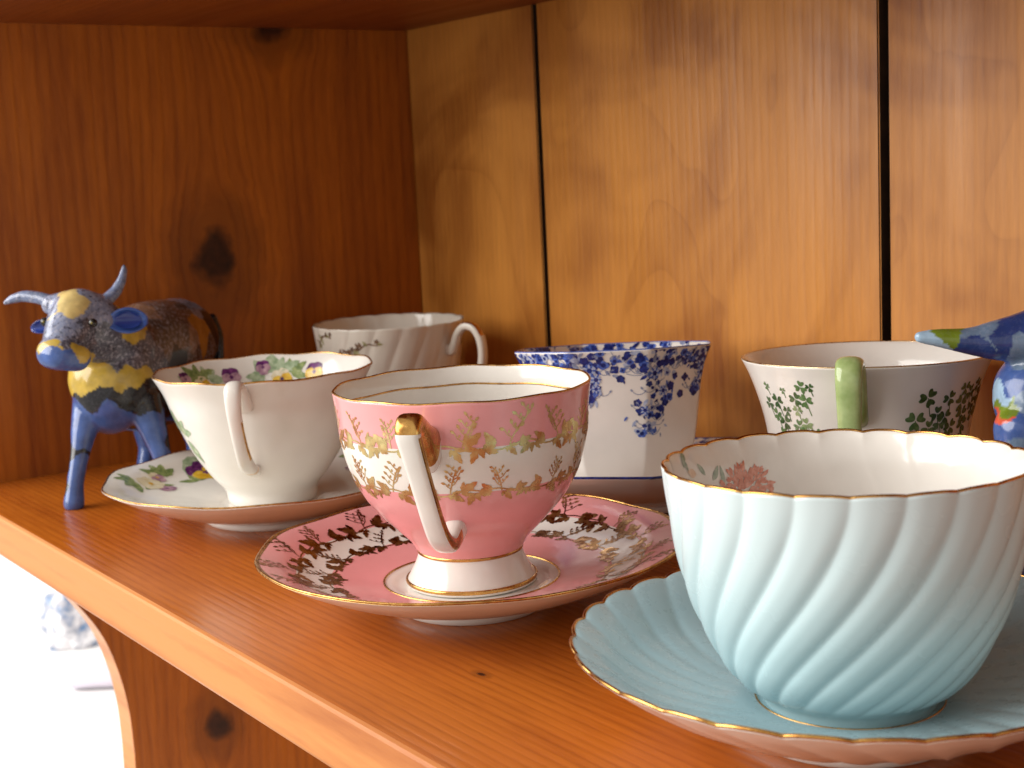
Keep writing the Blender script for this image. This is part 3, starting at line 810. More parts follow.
vd_cup.mesh('body', [BONE], lambda *a: 0, t, nth=256)
vd_cup.ring('blue_edge', 'i', 0.0004, 0.00035, INK[1], t)
pr = Print(vd_cup, 'o')
ditsy(pr, 0.0008, 0.0070, 0.042, 560, rng, 0.0008, 0.0022); ditsy(pr, 0.006, 0.0110, 0.042, 70, rng, 0.0006, 0.0014)
for th0, ln, wd, n in ((R(-12), 0.031, 0.0125, 105), (R(-52), 0.016, 0.0060, 40), (R(22), 0.015, 0.0060, 40), (R(75), 0.022, 0.006, 50), (R(130), 0.02, 0.006, 50), (R(-100), 0.020, 0.006, 50), (R(-160), 0.02, 0.006, 50)):
    blue_spray(pr, th0, 0.006, ln, wd, rng, n, lean=-0.10)
for th0, q0 in ((R(10), 0.0135), (R(7), 0.0205), (R(-36), 0.0125), (R(-24), 0.0265), (R(-6), 0.0235)):
    blue_flower(pr, th0, q0, 0.0018, rng, 0)
pr.build('blue_flower_print', INK, t)
pr = Print(vd_cup, 'i'); ditsy(pr, 0.0008, 0.012, 0.040, 460, rng, 0.001, 0.0026)
pr.build('inner_flower_print', INK, t)
hp = [(0.0364, 0.0440), (0.0385, 0.0452), (0.0450, 0.0478), (0.0515, 0.0480), (0.0555, 0.0445), (0.0550, 0.0380), (0.0500, 0.0290), (0.0430, 0.0200), (0.0360, 0.0150), (0.0300, 0.0135)]
handle('handle', t, hp, 0.0052, [0.006, 0.0048, 0.0042, 0.0040, 0.0040, 0.0040, 0.0040, 0.0042, 0.005, 0.006], [BONE], R(-128))

# ------------------------------------------------------------------ clover cup
t = empty('teacup', (*CLOVER_AT, 0.0))
tag(t, 'white trumpet lipped teacup with green clover sprays and a green handle', 'teacup', 'teacups on the shelf')
t.rotation_euler = Matrix.Rotation(R(-1.6), 3, Vector((CR.x, CR.y, 0)).normalized()).to_euler()
vc_cup.mesh('body', [WHITE], lambda *a: 0, t)
vc_cup.ring('gilt_edge', 'i', 0.0004, 0.00035, gilt('worn_gilt', (0.70, 0.55, 0.34), (0.55, 0.40, 0.22), 0.3), t)
CLM = [print_ink('dark_clover', (0.025, 0.070, 0.020), (0.075, 0.150, 0.050), 600), print_ink('mid_clover', (0.07, 0.15, 0.05), (0.16, 0.26, 0.10), 600), print_ink('light_clover', (0.20, 0.28, 0.12), (0.34, 0.42, 0.22), 600)]
def clover(pr, th, q, r, rot, c):
    for k in range(3):
        a = rot + k * 2 * math.pi / 3
        n = 12; b = np.linspace(0, 2 * np.pi, n, endpoint=False)
        u = r * (0.62 + 0.5 * np.cos(b)) - 0.30 * r * np.exp(-((b - 0.0 + np.pi) % (2 * np.pi) - np.pi) ** 2 / 0.12); v = r * 0.50 * np.sin(b) * (1 + 0.35 * np.cos(b))
        pr.layer = k
        pr.poly(th, q, np.stack([u * math.cos(a) - v * math.sin(a), u * math.sin(a) + v * math.cos(a)], -1), c)
    s_ = np.linspace(0, r * 2.0, 6)
    pr.layer = 0
    pr.line(th, q, np.stack([0.25 * s_, -s_], -1), 0.00035, c)
rng = random.Random(8)
left = [(-99, .0145, .0030, 0), (-94, .0100, .0020, 1), (-83, .0080, .0034, 1), (-86, .0130, .0034, 0), (-79, .0135, .0030, 1), (-93, .0180, .0030, 0), (-76, .0080, .0018, 0), (-102, .0200, .0034, 1), (-96, .0225, .0034, 0), (-88, .0235, .0032, 1), (-82, .0225, .0028, 2), (-106, .0090, .0024, 1), (-88, .0175, .0026, 2), (-110, .0160, .0030, 0), (-78, .0260, .003, 1), (-92, .0290, .0035, 0), (-100, .0280, .0035, 1)]
right = [(-20, .0130, .0038, 0), (-4, .0140, .0040, 0), (12, .0130, .0042, 0), (-24, .0213, .0042, 1), (-5, .0208, .0042, 0), (9, .0210, .0042, 0), (4, .0165, .0036, 0), (18, .0180, .0040, 0), (-13, .0195, .0040, 0), (-15, .0245, .0042, 1), (0, .0250, .0042, 0), (12, .0250, .0042, 0), (6, .0110, .0032, 0), (20, .0105, .0038, 0), (-9, .0230, .0036, 1), (25, .0150, .004, 0), (22, .0220, .004, 0), (-20, .0290, .004, 0), (-2, .0300, .004, 1), (10, .0310, .004, 0), (30, .020, .004, 1)]
for spray in (left, right, [(d + 180, q, r, c) for d, q, r, c in right]):
    pr = Print(vc_cup, 'o')
    for d, q, r, c in spray: clover(pr, R(d) + rng.uniform(-0.03, 0.03), q, r * rng.uniform(0.68, 0.98), rng.uniform(0, 2), c)
    pr.build('clover_spray', CLM, t)
GH = print_ink('green_handle_glaze', (0.26, 0.36, 0.12), (0.40, 0.50, 0.22), 120, 0.12)
BRB = print_ink('brown_band', (0.16, 0.05, 0.03), (0.26, 0.09, 0.05), 200)
hp = [(0.0370, 0.0585), (0.0400, 0.0600), (0.0440, 0.0665), (0.0485, 0.0750), (0.0535, 0.0795), (0.0580, 0.0793), (0.0600, 0.0755), (0.0598, 0.0670), (0.0592, 0.0580), (0.0588, 0.0510), (0.0578, 0.0470), (0.0540, 0.0410), (0.0470, 0.0325), (0.0405, 0.0262), (0.0322, 0.0235)]
handle('handle', t, hp, [0.0085, 0.0085, 0.0090, 0.0095, 0.0094, 0.0092, 0.0090, 0.0084, 0.0078, 0.0074, 0.0090, 0.0080, 0.0074, 0.0076, 0.008], [0.0070, 0.0060, 0.0052, 0.0050, 0.0050, 0.0052, 0.0052, 0.0050, 0.0048, 0.0048, 0.0062, 0.0050, 0.0048, 0.0054, 0.0064], [GH, BRB], R(-54.5), zone=lambda u, a: 1 if 0.67 < u < 0.73 else 0, K=18, sq=2.5)

# ------------------------------------------------------------------ aqua swirl cup and saucer
def aqua_mat(name, stops, axis='z'):
    tt = NT(name)
    tc = tt.n('ShaderNodeTexCoord').outputs['Object']
    sp = tt.n('ShaderNodeSeparateXYZ'); tt.link(tc, sp.inputs[0])
    wob = tt.math('MULTIPLY', tt.math('SUBTRACT', tt.noise(tc, 55, 2), 0.5), 0.16)
    f = tt.math('ADD', tt.math('DIVIDE', sp.outputs[2], H6), wob)
    tt.link(tt.ramp(f, stops), tt.b.inputs['Base Color'])
    tt.link(tt.mapr(tt.noise(tc, 90, 2), 0.3, 0.7, 0.20, 0.28), tt.b.inputs['Roughness'])
    tt.b.inputs['IOR'].default_value = 1.5
    bp = tt.n('ShaderNodeBump'); bp.inputs['Strength'].default_value = 0.012; bp.inputs['Distance'].default_value = 0.001
    tt.link(tt.noise(tc, 160, 2), bp.inputs['Height']); tt.link(bp.outputs[0], tt.b.inputs['Normal'])
    return tt.m
AQC = aqua_mat('aqua_to_white_glaze', [(0.05, (0.42, 0.595, 0.63)), (0.35, (0.48, 0.64, 0.67)), (0.65, (0.54, 0.675, 0.70)), (0.95, (0.61, 0.715, 0.735))])
AQS = porcelain('aqua_glaze', (0.42, 0.58, 0.625), 0.30, vary=0.02, bump=0.006)
t = empty('saucer', (*AQUA_AT, 0.0))
tag(t, 'pale aqua swirl fluted saucer with gilt scalloped edge, nearest the camera', 'saucer', 'saucers on the shelf')
QA = float(vq_saucer.si[np.argmax(vq_saucer.i[:, 0] <= 0.0247)])
vq_saucer.mesh('dish', [WHITE, AQS], lambda sd, r, z, q: 1 if sd == 'i' and q > 0.0012 else 0, t, nth=480, cuts=[('i', 0.0012)])
vq_saucer.ring('gilt_edge', 'i', 0.0006, 0.00055, GOLD, t, nth=480)
vq_saucer.ring('gilt_ring', 'i', QA, 0.00030, GOLD, t, nth=200)
t = empty('teacup', (*AQUA_AT, 0.0060))
tag(t, 'large aqua and white swirl fluted teacup with gilt scalloped rim', 'teacup', 'teacups on the shelf')
t.rotation_euler = Matrix.Rotation(R(-1.3), 3, Vector((CR.x, CR.y, 0)).normalized()).to_euler()
vq_cup.mesh('body', [WHITE, AQC], lambda sd, r, z, q: 1 if sd == 'o' and z > 0.0006 else 0, t, nth=552)
vq_cup.ring('gilt_edge', 'i', 0.0005, 0.00048, GOLD, t, nth=552)
CORAL = [print_ink('coral_petal', (0.55, 0.15, 0.08), (0.74, 0.34, 0.24), 900), print_ink('grey_green_leaf', (0.22, 0.30, 0.22), (0.42, 0.48, 0.38)), print_ink('peach_petal', (0.70, 0.50, 0.34), (0.78, 0.64, 0.5))]
pr = Print(vq_cup, 'i')
rng = random.Random(2)
for k in range(170):
    a = rng.uniform(-0.25, math.pi + 0.25); d = 0.0068 * rng.random() ** 0.7
    pr.layer = k % 7
    pr.leaf(R(173), 0.0165, d * math.cos(a) * 1.3, d * math.sin(a), a + rng.uniform(-0.3, 0.3), rng.uniform(0.0016, 0.0028), 0.0010, 0)
pr.leaf(R(-154), 0.0055, 0, 0, 1.9, 0.0065, 0.0020, 1, 0.1); pr.leaf(R(-157), 0.0065, 0, 0, 1.2, 0.0040, 0.0014, 1, 0.1)
pr.leaf(R(-168), 0.0095, 0, 0, 0.9, 0.0050, 0.0016, 1); pr.leaf(R(-172), 0.0115, 0, 0, 2.2, 0.0050, 0.0020, 1)
pr.leaf(R(-162), 0.0085, 0, 0, 0.4, 0.0050, 0.0026, 2); pr.leaf(R(-178), 0.0135, 0, 0, 1.4, 0.0060, 0.0016, 1)
pr.build('flower_print', CORAL, t)
hp = [(0.0470, 0.0505), (0.0490, 0.0528), (0.0540, 0.0570), (0.0610, 0.0590), (0.0660, 0.0550), (0.0670, 0.0470), (0.0630, 0.0370), (0.0550, 0.0290), (0.0460, 0.0255), (0.0408, 0.0245)]
handle('handle', t, hp, 0.0062, [0.007, 0.0054, 0.0048, 0.0046, 0.0046, 0.0046, 0.0046, 0.0048, 0.0056, 0.007], [WHITE, GOLD], R(118), zone=lambda u, a: 1 if 0.2 < u < 0.5 and math.cos(a) > 0.8 else 0)

# ------------------------------------------------------------------ painted animal figurines
BULL = {
    'trunk': [(0.0053, -0.0126, 0.0592, 0.0216), (-0.0063, 0.0012, 0.0677, 0.0236), (-0.0181, 0.0165, 0.0692, 0.0247), (-0.0409, 0.0401, 0.0688, 0.0231)],
    'chest': [(0.0035, -0.0082, 0.0725, 0.0197), (0.0073, -0.0141, 0.0561, 0.0201), (0.0056, -0.0155, 0.0462, 0.0148)],
    'rump': [(-0.0465, 0.0396, 0.0635, 0.0217), (-0.0463, 0.0358, 0.0476, 0.0184)],
    'belly': [(0.0044, -0.0113, 0.0420, 0.0099), (-0.0206, 0.0098, 0.0437, 0.0176), (-0.0385, 0.0276, 0.0412, 0.0171)],
    'neck': [(0.0066, -0.0101, 0.0754, 0.0177), (0.0143, -0.0182, 0.0831, 0.0145), (0.0194, -0.0240, 0.0874, 0.0129)],
    'head': [(0.0203, -0.0256, 0.0900, 0.0128), (0.0201, -0.0320, 0.0935, 0.0128), (0.0247, -0.0373, 0.0886, 0.0117), (0.0303, -0.0431, 0.0825, 0.0097)],
    'muzzle': [(0.0339, -0.0497, 0.0779, 0.0076), (0.0390, -0.0478, 0.0776, 0.0078), (0.0372, -0.0404, 0.0753, 0.0069)],
    'jaw': [(0.0303, -0.0425, 0.0782, 0.0060), (0.0231, -0.0315, 0.0789, 0.0085), (0.0177, -0.0219, 0.0775, 0.0105)],
    'brow': [(0.0106, -0.0408, 0.0981, 0.0052), (0.0167, -0.0316, 0.0999, 0.0057), (0.0173, -0.0210, 0.0971, 0.0053)],
    'horn_a': [(0.0096, -0.0385, 0.0983, 0.0036), (0.0020, -0.0434, 0.1013, 0.0032), (-0.0046, -0.0489, 0.1025, 0.0029), (-0.0088, -0.0535, 0.1012, 0.0022), (-0.0106, -0.0564, 0.0995, 0.0010)],
    'horn_b': [(0.0156, -0.0219, 0.0961, 0.0038), (0.0147, -0.0155, 0.0984, 0.0034), (0.0149, -0.0107, 0.1023, 0.0029), (0.0151, -0.0074, 0.1074, 0.0023), (0.0143, -0.0057, 0.1116, 0.0017), (0.0141, -0.0054, 0.1139, 0.0009)],
    'leg_a': [(0.0022, -0.0230, 0.0493, 0.0093), (0.0072, -0.0300, 0.0359, 0.0063), (0.0110, -0.0350, 0.0224, 0.0046), (0.0130, -0.0387, 0.0109, 0.0043), (0.0145, -0.0405, 0.0026, 0.0053)],
    'leg_b': [(0.0146, -0.0024, 0.0478, 0.0098), (0.0199, -0.0000, 0.0341, 0.0069), (0.0246, 0.0015, 0.0210, 0.0049), (0.0271, 0.0021, 0.0097, 0.0044), (0.0286, 0.0025, 0.0027, 0.0054)],
    'leg_c': [(-0.0512, 0.0269, 0.0400, 0.0130), (-0.0519, 0.0235, 0.0239, 0.0076), (-0.0520, 0.0236, 0.0112, 0.0052), (-0.0490, 0.0205, 0.0027, 0.0054)],
    'leg_d': [(-0.0367, 0.0428, 0.0421, 0.0129), (-0.0358, 0.0433, 0.0257, 0.0076), (-0.0352, 0.0442, 0.0119, 0.0051), (-0.0318, 0.0414, 0.0027, 0.0054)],
    'tail': [(-0.0383, 0.0606, 0.0793, 0.0027), (-0.0362, 0.0629, 0.0699, 0.0027), (-0.0337, 0.0613, 0.0566, 0.0024), (-0.0315, 0.0575, 0.0435, 0.0027)],
    'ear_b': [(0.0306, -0.0216, 0.0892, 0.0047), (0.0329, -0.0133, 0.0885, 0.0099), (0.0357, -0.0040, 0.0887, 0.0048)],
    'ear_a': [(0.0060, -0.0392, 0.0886, 0.0048), (0.0028, -0.0441, 0.0875, 0.0053), (-0.0012, -0.0482, 0.0867, 0.0024)],
    'eye': [(0.0403, -0.0321, 0.0904, 0.0018), (0.0214, -0.0482, 0.0914, 0.0019)],
}
BULL_PAINT = [('W', 0.0301, -0.0441, 0.1003), ('W', 0.0316, -0.0417, 0.1015), ('W', 0.0432, -0.0428, 0.1012), ('W', 0.0281, -0.0376, 0.1024), ('W', 0.0357, -0.0362, 0.1002), ('W', 0.0414, -0.0461, 0.0982), ('W', 0.0465, -0.0424, 0.0981), ('G', 0.0216, -0.0474, 0.1002), ('G', 0.0251, -0.0249, 0.1002), ('G', 0.0449, -0.0460, 0.0929), ('G', 0.0415, -0.0344, 0.0953), ('G', 0.0336, -0.0495, 0.0940), ('G', 0.0416, -0.0478, 0.0906), ('G', 0.0414, -0.0408, 0.0918), ('D', 0.0388, -0.0360, 0.0837), ('G', 0.0293, -0.0253, 0.0961), ('D', 0.0426, -0.0324, 0.0905), ('G', 0.0220, -0.0472, 0.0988), ('Y', 0.0454, -0.0540, 0.0865), ('Y', 0.0520, -0.0516, 0.0867), ('Y', 0.0528, -0.0476, 0.0845), ('D', 0.0455, -0.0406, 0.0837), ('Y', 0.0432, -0.0386, 0.0769), ('D', 0.0405, -0.0345, 0.0800), ('B', 0.0476, -0.0563, 0.0792), ('B', 0.0541, -0.0538, 0.0803), ('B', 0.0529, -0.0491, 0.0779), ('B', 0.0478, -0.0432, 0.0741), ('B', 0.0472, -0.0513, 0.0732), ('B', 0.0409, -0.0366, 0.0700), ('D', 0.0373, -0.0287, 0.0796), ('Y', 0.0230, -0.0061, 0.0824), ('D', 0.0320, -0.0213, 0.0760), ('D', 0.0223, -0.0090, 0.0749), ('D', 0.0179, 0.0016, 0.0724), ('Y', 0.0198, -0.0340, 0.0598), ('Y', 0.0386, -0.0232, 0.0663), ('Y', 0.0311, -0.0085, 0.0625), ('Y', 0.0284, -0.0293, 0.0647), ('G', 0.0342, -0.0300, 0.0639), ('K', 0.0218, -0.0330, 0.0526), ('K', 0.0349, -0.0230, 0.0536), ('K', 0.0287, -0.0061, 0.0507), ('B', 0.0296, -0.0245, 0.0427), ('B', 0.0133, -0.0315, 0.0369), ('B', 0.0313, -0.0057, 0.0378), ('B', 0.0137, -0.0358, 0.0180), ('B', 0.0315, -0.0013, 0.0199), ('B', 0.0136, -0.0396, 0.0038), ('B', 0.0304, 0.0019, 0.0043), ('K', 0.0071, -0.0371, 0.0222), ('K', 0.0195, 0.0091, 0.0242), ('K', 0.0079, -0.0397, 0.0078), ('N', -0.0066, 0.0206, 0.0763), ('N', -0.0112, 0.0162, 0.0851), ('N', -0.0233, 0.0333, 0.0818), ('G', -0.0287, 0.0443, 0.0857), ('R', -0.0117, 0.0292, 0.0698), ('K', -0.0295, 0.0496, 0.0771), ('O', -0.0156, 0.0422, 0.0734), ('K', -0.0302, 0.0565, 0.0737), ('K', -0.0275, 0.0563, 0.0576), ('N', -0.0087, 0.0308, 0.0594), ('N', -0.0206, 0.0503, 0.0642), ('N', 0.0084, 0.0067, 0.0762), ('R', -0.0069, 0.0060, 0.0894), ('K', 0.0031, 0.0126, 0.0600), ('B', -0.0327, 0.0409, 0.0264), ('B', -0.0447, 0.0228, 0.0221), ('K', -0.0225, 0.0239, 0.0406)]
BEAST = {
    'snout': [(-0.0295, -0.0339, 0.0914, 0.0021), (-0.0258, -0.0287, 0.0908, 0.0032), (-0.0210, -0.0223, 0.0894, 0.0042), (-0.0164, -0.0158, 0.0891, 0.0061), (-0.0109, -0.0078, 0.0895, 0.0080), (-0.0054, 0.0001, 0.0900, 0.0106)],
    'head': [(-0.0054, 0.0001, 0.0900, 0.0106), (-0.0046, 0.0108, 0.0932, 0.0130)],
    'neck': [(-0.0046, 0.0076, 0.0877, 0.0123), (-0.0067, 0.0022, 0.0783, 0.0129), (-0.0087, -0.0023, 0.0715, 0.0136)],
    'trunk': [(-0.0081, -0.0021, 0.0689, 0.0142), (-0.0050, 0.0162, 0.0685, 0.0171), (-0.0000, 0.0372, 0.0680, 0.0181), (0.0066, 0.0562, 0.0645, 0.0169)],
    'leg_a': [(-0.0078, -0.0110, 0.0604, 0.0090), (-0.0079, -0.0139, 0.0494, 0.0058), (-0.0072, -0.0158, 0.0383, 0.0045), (-0.0039, -0.0203, 0.0025, 0.0051)],
    'leg_b': [(0.0030, -0.0034, 0.0573, 0.0089), (0.0044, -0.0043, 0.0463, 0.0057), (0.0053, -0.0054, 0.0369, 0.0045), (0.0085, -0.0097, 0.0025, 0.0051)],
    'leg_c': [(0.0091, 0.0432, 0.0546, 0.0093), (0.0107, 0.0425, 0.0430, 0.0060), (0.0120, 0.0418, 0.0331, 0.0047), (0.0148, 0.0380, 0.0026, 0.0053)],
    'leg_d': [(0.0073, 0.0681, 0.0525, 0.0096), (0.0090, 0.0680, 0.0422, 0.0062), (0.0100, 0.0672, 0.0337, 0.0048), (0.0129, 0.0633, 0.0027, 0.0055)],
    'ear': [(0.0001, 0.0106, 0.1006, 0.0029), (0.0012, 0.0171, 0.1065, 0.0042), (0.0015, 0.0209, 0.1120, 0.0023)],
    'eye': [(0.0007, -0.0090, 0.0993, 0.0014)],
}
BEAST_PAINT = [('L', -0.0299, -0.0344, 0.0911), ('L', -0.0246, -0.0327, 0.0893), ('E', -0.0235, -0.0301, 0.0933), ('E', -0.0206, -0.0279, 0.0926), ('V', -0.0153, -0.0249, 0.0888), ('V', -0.0192, -0.0273, 0.0872), ('H', -0.0144, -0.0226, 0.0925), ('V', -0.0098, -0.0197, 0.0918), ('V', -0.0092, -0.0205, 0.0856), ('H', -0.0051, -0.0161, 0.0870), ('V', -0.0072, -0.0111, 0.0975), ('V', -0.0001, -0.0130, 0.0918), ('B', -0.0098, -0.0196, 0.0791), ('B', -0.0038, -0.0229, 0.0737), ('L', -0.0109, -0.0222, 0.0745), ('E', -0.0081, -0.0230, 0.0701), ('S', -0.0087, -0.0243, 0.0679), ('H', -0.0015, -0.0210, 0.0689), ('B', -0.0061, -0.0222, 0.0622), ('H', -0.0046, -0.0217, 0.0559), ('B', 0.0036, -0.0180, 0.0659), ('E', 0.0046, -0.0093, 0.0807), ('V', 0.0091, -0.0002, 0.0768), ('B', 0.0127, 0.0218, 0.0744), ('E', 0.0162, 0.0335, 0.0667), ('B', -0.0047, -0.0189, 0.0392), ('V', 0.0074, -0.0087, 0.0394), ('E', -0.0053, -0.0207, 0.0492), ('B', 0.0162, 0.0346, 0.0367), ('H', 0.0034, 0.0197, 0.0837), ('V', 0.0101, 0.0633, 0.0449)]
def stamp(bm, chain, n_per=8):
    """closely spaced balls along a chain: the raw mass that the remesher turns into one skin"""
    c = np.array(chain, float)
    t_ = np.linspace(0, 1, (len(c) - 1) * n_per + 1)
    sp = np.stack([np.interp(t_, np.linspace(0, 1, len(c)), c[:, k]) for k in range(4)], -1)
    if len(c) > 2:
        for _ in range(n_per // 2):
            sp[1:-1] = sp[1:-1] * 0.5 + (sp[:-2] + sp[2:]) * 0.25
    for x, y, z, r in sp:
        bmesh.ops.create_icosphere(bm, subdivisions=3 if r > 0.006 else 2, radius=r, matrix=Matrix.Translation((x, y, z)))
def skin(name, chains, mat, parent, voxel=0.0009, iters=9, flat0=True):
    bm = bmesh.new()
    for ch in chains: stamp(bm, ch)
    me = bpy.data.meshes.new(name + '_raw'); bm.to_mesh(me); bm.free()
    tmp = bpy.data.objects.new(name + '_raw', me); col.objects.link(tmp)
    md = tmp.modifiers.new('r', 'REMESH'); md.mode = 'VOXEL'; md.voxel_size = voxel; md.adaptivity = 0
    sm_ = tmp.modifiers.new('s', 'SMOOTH'); sm_.factor = 0.5; sm_.iterations = iters
    dg = bpy.context.evaluated_depsgraph_get()
    m2 = bpy.data.meshes.new_from_object(tmp.evaluated_get(dg))
    m2.name = name
    bpy.data.objects.remove(tmp); bpy.data.meshes.remove(me)
    n = len(m2.vertices); co = np.zeros(n * 3); m2.vertices.foreach_get('co', co); co = co.reshape(-1, 3)
    if flat0: co[:, 2] = np.maximum(co[:, 2], 0.0)
    m2.vertices.foreach_set('co', co.ravel())
    m2.polygons.foreach_set('use_smooth', np.ones(len(m2.polygons), bool))
    m2.materials.clear(); m2.materials.append(mat)
    m2.update()
    o = bpy.data.objects.new(name, m2); col.objects.link(o); o.parent = parent
    return o, co
PAL = {'J': (0.17, 0.21, 0.34), 'W': (0.66, 0.50, 0.20), 'Y': (0.52, 0.36, 0.06), 'G': (0.23, 0.26, 0.38), 'D': (0.085, 0.085, 0.115), 'B': (0.060, 0.115, 0.33), 'K': (0.012, 0.012, 0.016), 'N': (0.115, 0.075, 0.055), 'O': (0.40, 0.19, 0.03), 'R': (0.26, 0.15, 0.09),
       'L': (0.36, 0.52, 0.68), 'E': (0.17, 0.24, 0.02), 'V': (0.026, 0.050, 0.19), 'H': (0.15, 0.22, 0.33), 'S': (0.65, 0.10, 0.05)}
SPK = {'J': 0.7, 'G': 1.0, 'D': 0.85, 'N': 0.7, 'R': 0.5, 'H': 0.15}
def paint(o, co, table):
    pts = np.array([p_[1:] for p_ in table]); cs = np.array([PAL[p_[0]] for p_ in table]); sk = np.array([SPK.get(p_[0], 0.06) for p_ in table])
    j = 0.0012 * np.stack([np.sin(co[:, 1] * 500 + 1.3) + np.sin(co[:, 2] * 640), np.sin(co[:, 2] * 560) + np.sin(co[:, 0] * 700 + 2), np.sin(co[:, 0] * 530 + 0.5) + np.sin(co[:, 1] * 610)], -1)
    d = np.linalg.norm((co + j)[:, None, :] - pts[None], axis=2)
    k = d.argmin(1)
    c4 = np.c_[cs[k], sk[k]]
    at = o.data.attributes.new('paint', 'FLOAT_COLOR', 'POINT')
    at.data.foreach_set('color', c4.astype(np.float32).ravel())
def painted_glaze(name):
    tt = NT(name)
    at = tt.n('ShaderNodeAttribute'); at.attribute_name = 'paint'
    tc = tt.n('ShaderNodeTexCoord').outputs['Object']
    sp1 = tt.mapr(tt.noise(tc, 620, 4, 0.7), 0.50, 0.62)
    sp2 = tt.mapr(tt.noise(tt.vmath('ADD', tc, (3.0, 1.0, 2.0)), 480, 4, 0.7), 0.52, 0.64)
    f1 = tt.math('MULTIPLY', sp1, tt.math('MULTIPLY', at.outputs['Alpha'], 0.75)); f2 = tt.math('MULTIPLY', sp2, tt.math('MULTIPLY', at.outputs['Alpha'], 0.8))
    c = tt.mix(f1, at.outputs['Color'], (0.42, 0.42, 0.50)); c = tt.mix(f2, c, (0.02, 0.02, 0.03))
    v_ = tt.mapr(tt.noise(tc, 150, 3), 0.3, 0.7, 0.78, 1.12)
    mx = tt.n('ShaderNodeVectorMath'); mx.operation = 'SCALE'; tt.link(c, mx.inputs[0]); tt.link(v_, mx.inputs['Scale'])
    tt.link(mx.outputs[0], tt.b.inputs['Base Color'])
    tt.b.inputs['Roughness'].default_value = 0.16; tt.b.inputs['IOR'].default_value = 1.52
    bp = tt.n('ShaderNodeBump'); bp.inputs['Strength'].default_value = 0.10; bp.inputs['Distance'].default_value = 0.001
    tt.link(tt.noise(tc, 180, 3), bp.inputs['Height']); tt.link(bp.outputs[0], tt.b.inputs['Normal'])
    return tt.m
PG = painted_glaze('painted_figurine_glaze')
def plain_glaze(name, c, sp=0.0): return porcelain(name, c, 0.15, vary=0.12)
BLUEG = plain_glaze('blue_ear_glaze', (0.065, 0.14, 0.48)); DBLUE = plain_glaze('deep_blue_glaze', (0.03, 0.06, 0.30)); BLACKG = plain_glaze('black_glaze', (0.012, 0.011, 0.010)); EYEY = plain_glaze('eye_glaze', (0.22, 0.17, 0.02))

def ear(name, parent, chain, face_dir, thick, mo, mi_):
    """leaf shaped ear: a bent cup, its hollow turned to face_dir, with a darker hollow as sub-part"""
    a = np.array(chain[0][:3]); b = np.array(chain[-1][:3]); w = chain[1][3] * 0.62
    ax = b - a; Ln = np.linalg.norm(ax); ax /= Ln
    fd = np.array(face_dir, float); fd -= ax * (fd @ ax); fd /= np.linalg.norm(fd)
    sd = np.cross(ax, fd)
    def sheet(scale, lift, depth):
        nu, nv = 14, 11; g = []
        for i in range(nu):
            u = i / (nu - 1); ww = w * scale * math.sin(math.pi * min(1, 0.06 + 0.90 * u)) ** 0.65
            uu = 0.5 + (u - 0.5) * scale
            for j in range(nv):
                v = -1 + 2 * j / (nv - 1)
                g.append(a + ax * uu * Ln + sd * v * ww + fd * (lift + depth * v * v * math.sin(math.pi * u) ** 0.5))
        return g, nu, nv
    g1, nu, nv = sheet(1.0, 0.0, w * 0.45); g2, _, _ = sheet(1.0, -thick, w * 0.30)
    V = g1 + g2; n = nu * nv; F = []
    for i in range(nu - 1):
        for j in range(nv - 1):
            q = i * nv + j
            F.append((q, q + 1, q + nv + 1, q + nv)); F.append((n + q, n + q + nv, n + q + nv + 1, n + q + 1))
    bd = [j for j in range(nv)] + [i * nv + nv - 1 for i in range(1, nu)] + [(nu - 1) * nv + j for j in range(nv - 2, -1, -1)] + [i * nv for i in range(nu - 2, 0, -1)]
    for k in range(len(bd)):
        p_, q_ = bd[k], bd[(k + 1) % len(bd)]
        F.append((p_, n + p_, n + q_, q_))
    o = mesh_obj(name, V, F, mo, parent)
    g3, _, _ = sheet(0.68, 0.00035, w * 0.45)
    F3 = [(i * nv + j, i * nv + j + 1, (i + 1) * nv + j + 1, (i + 1) * nv + j) for i in range(nu - 1) for j in range(nv - 1)]
    mesh_obj('ear_hollow', g3, F3, mi_, o)
    return o
def eye(parent, p, rad, look):
    bm = bmesh.new(); bmesh.ops.create_uvsphere(bm, u_segments=18, v_segments=12, radius=rad, matrix=Matrix.Translation(p[:3]))
    me = bpy.data.meshes.new('eye'); bm.to_mesh(me); bm.free(); me.materials.append(BLACKG); me.polygons.foreach_set('use_smooth', np.ones(len(me.polygons), bool))
    o = bpy.data.objects.new('eye', me); col.objects.link(o); o.parent = parent
    lk = Vector(look).normalized()
    bm = bmesh.new(); bmesh.ops.create_uvsphere(bm, u_segments=14, v_segments=8, radius=rad * 0.34, matrix=Matrix.Translation(Vector(p[:3]) + lk * rad * 0.76))
    me = bpy.data.meshes.new('iris'); bm.to_mesh(me); bm.free(); me.materials.append(EYEY); me.polygons.foreach_set('use_smooth', np.ones(len(me.polygons), bool))
    i_ = bpy.data.objects.new('iris', me); col.objects.link(i_); i_.parent = o

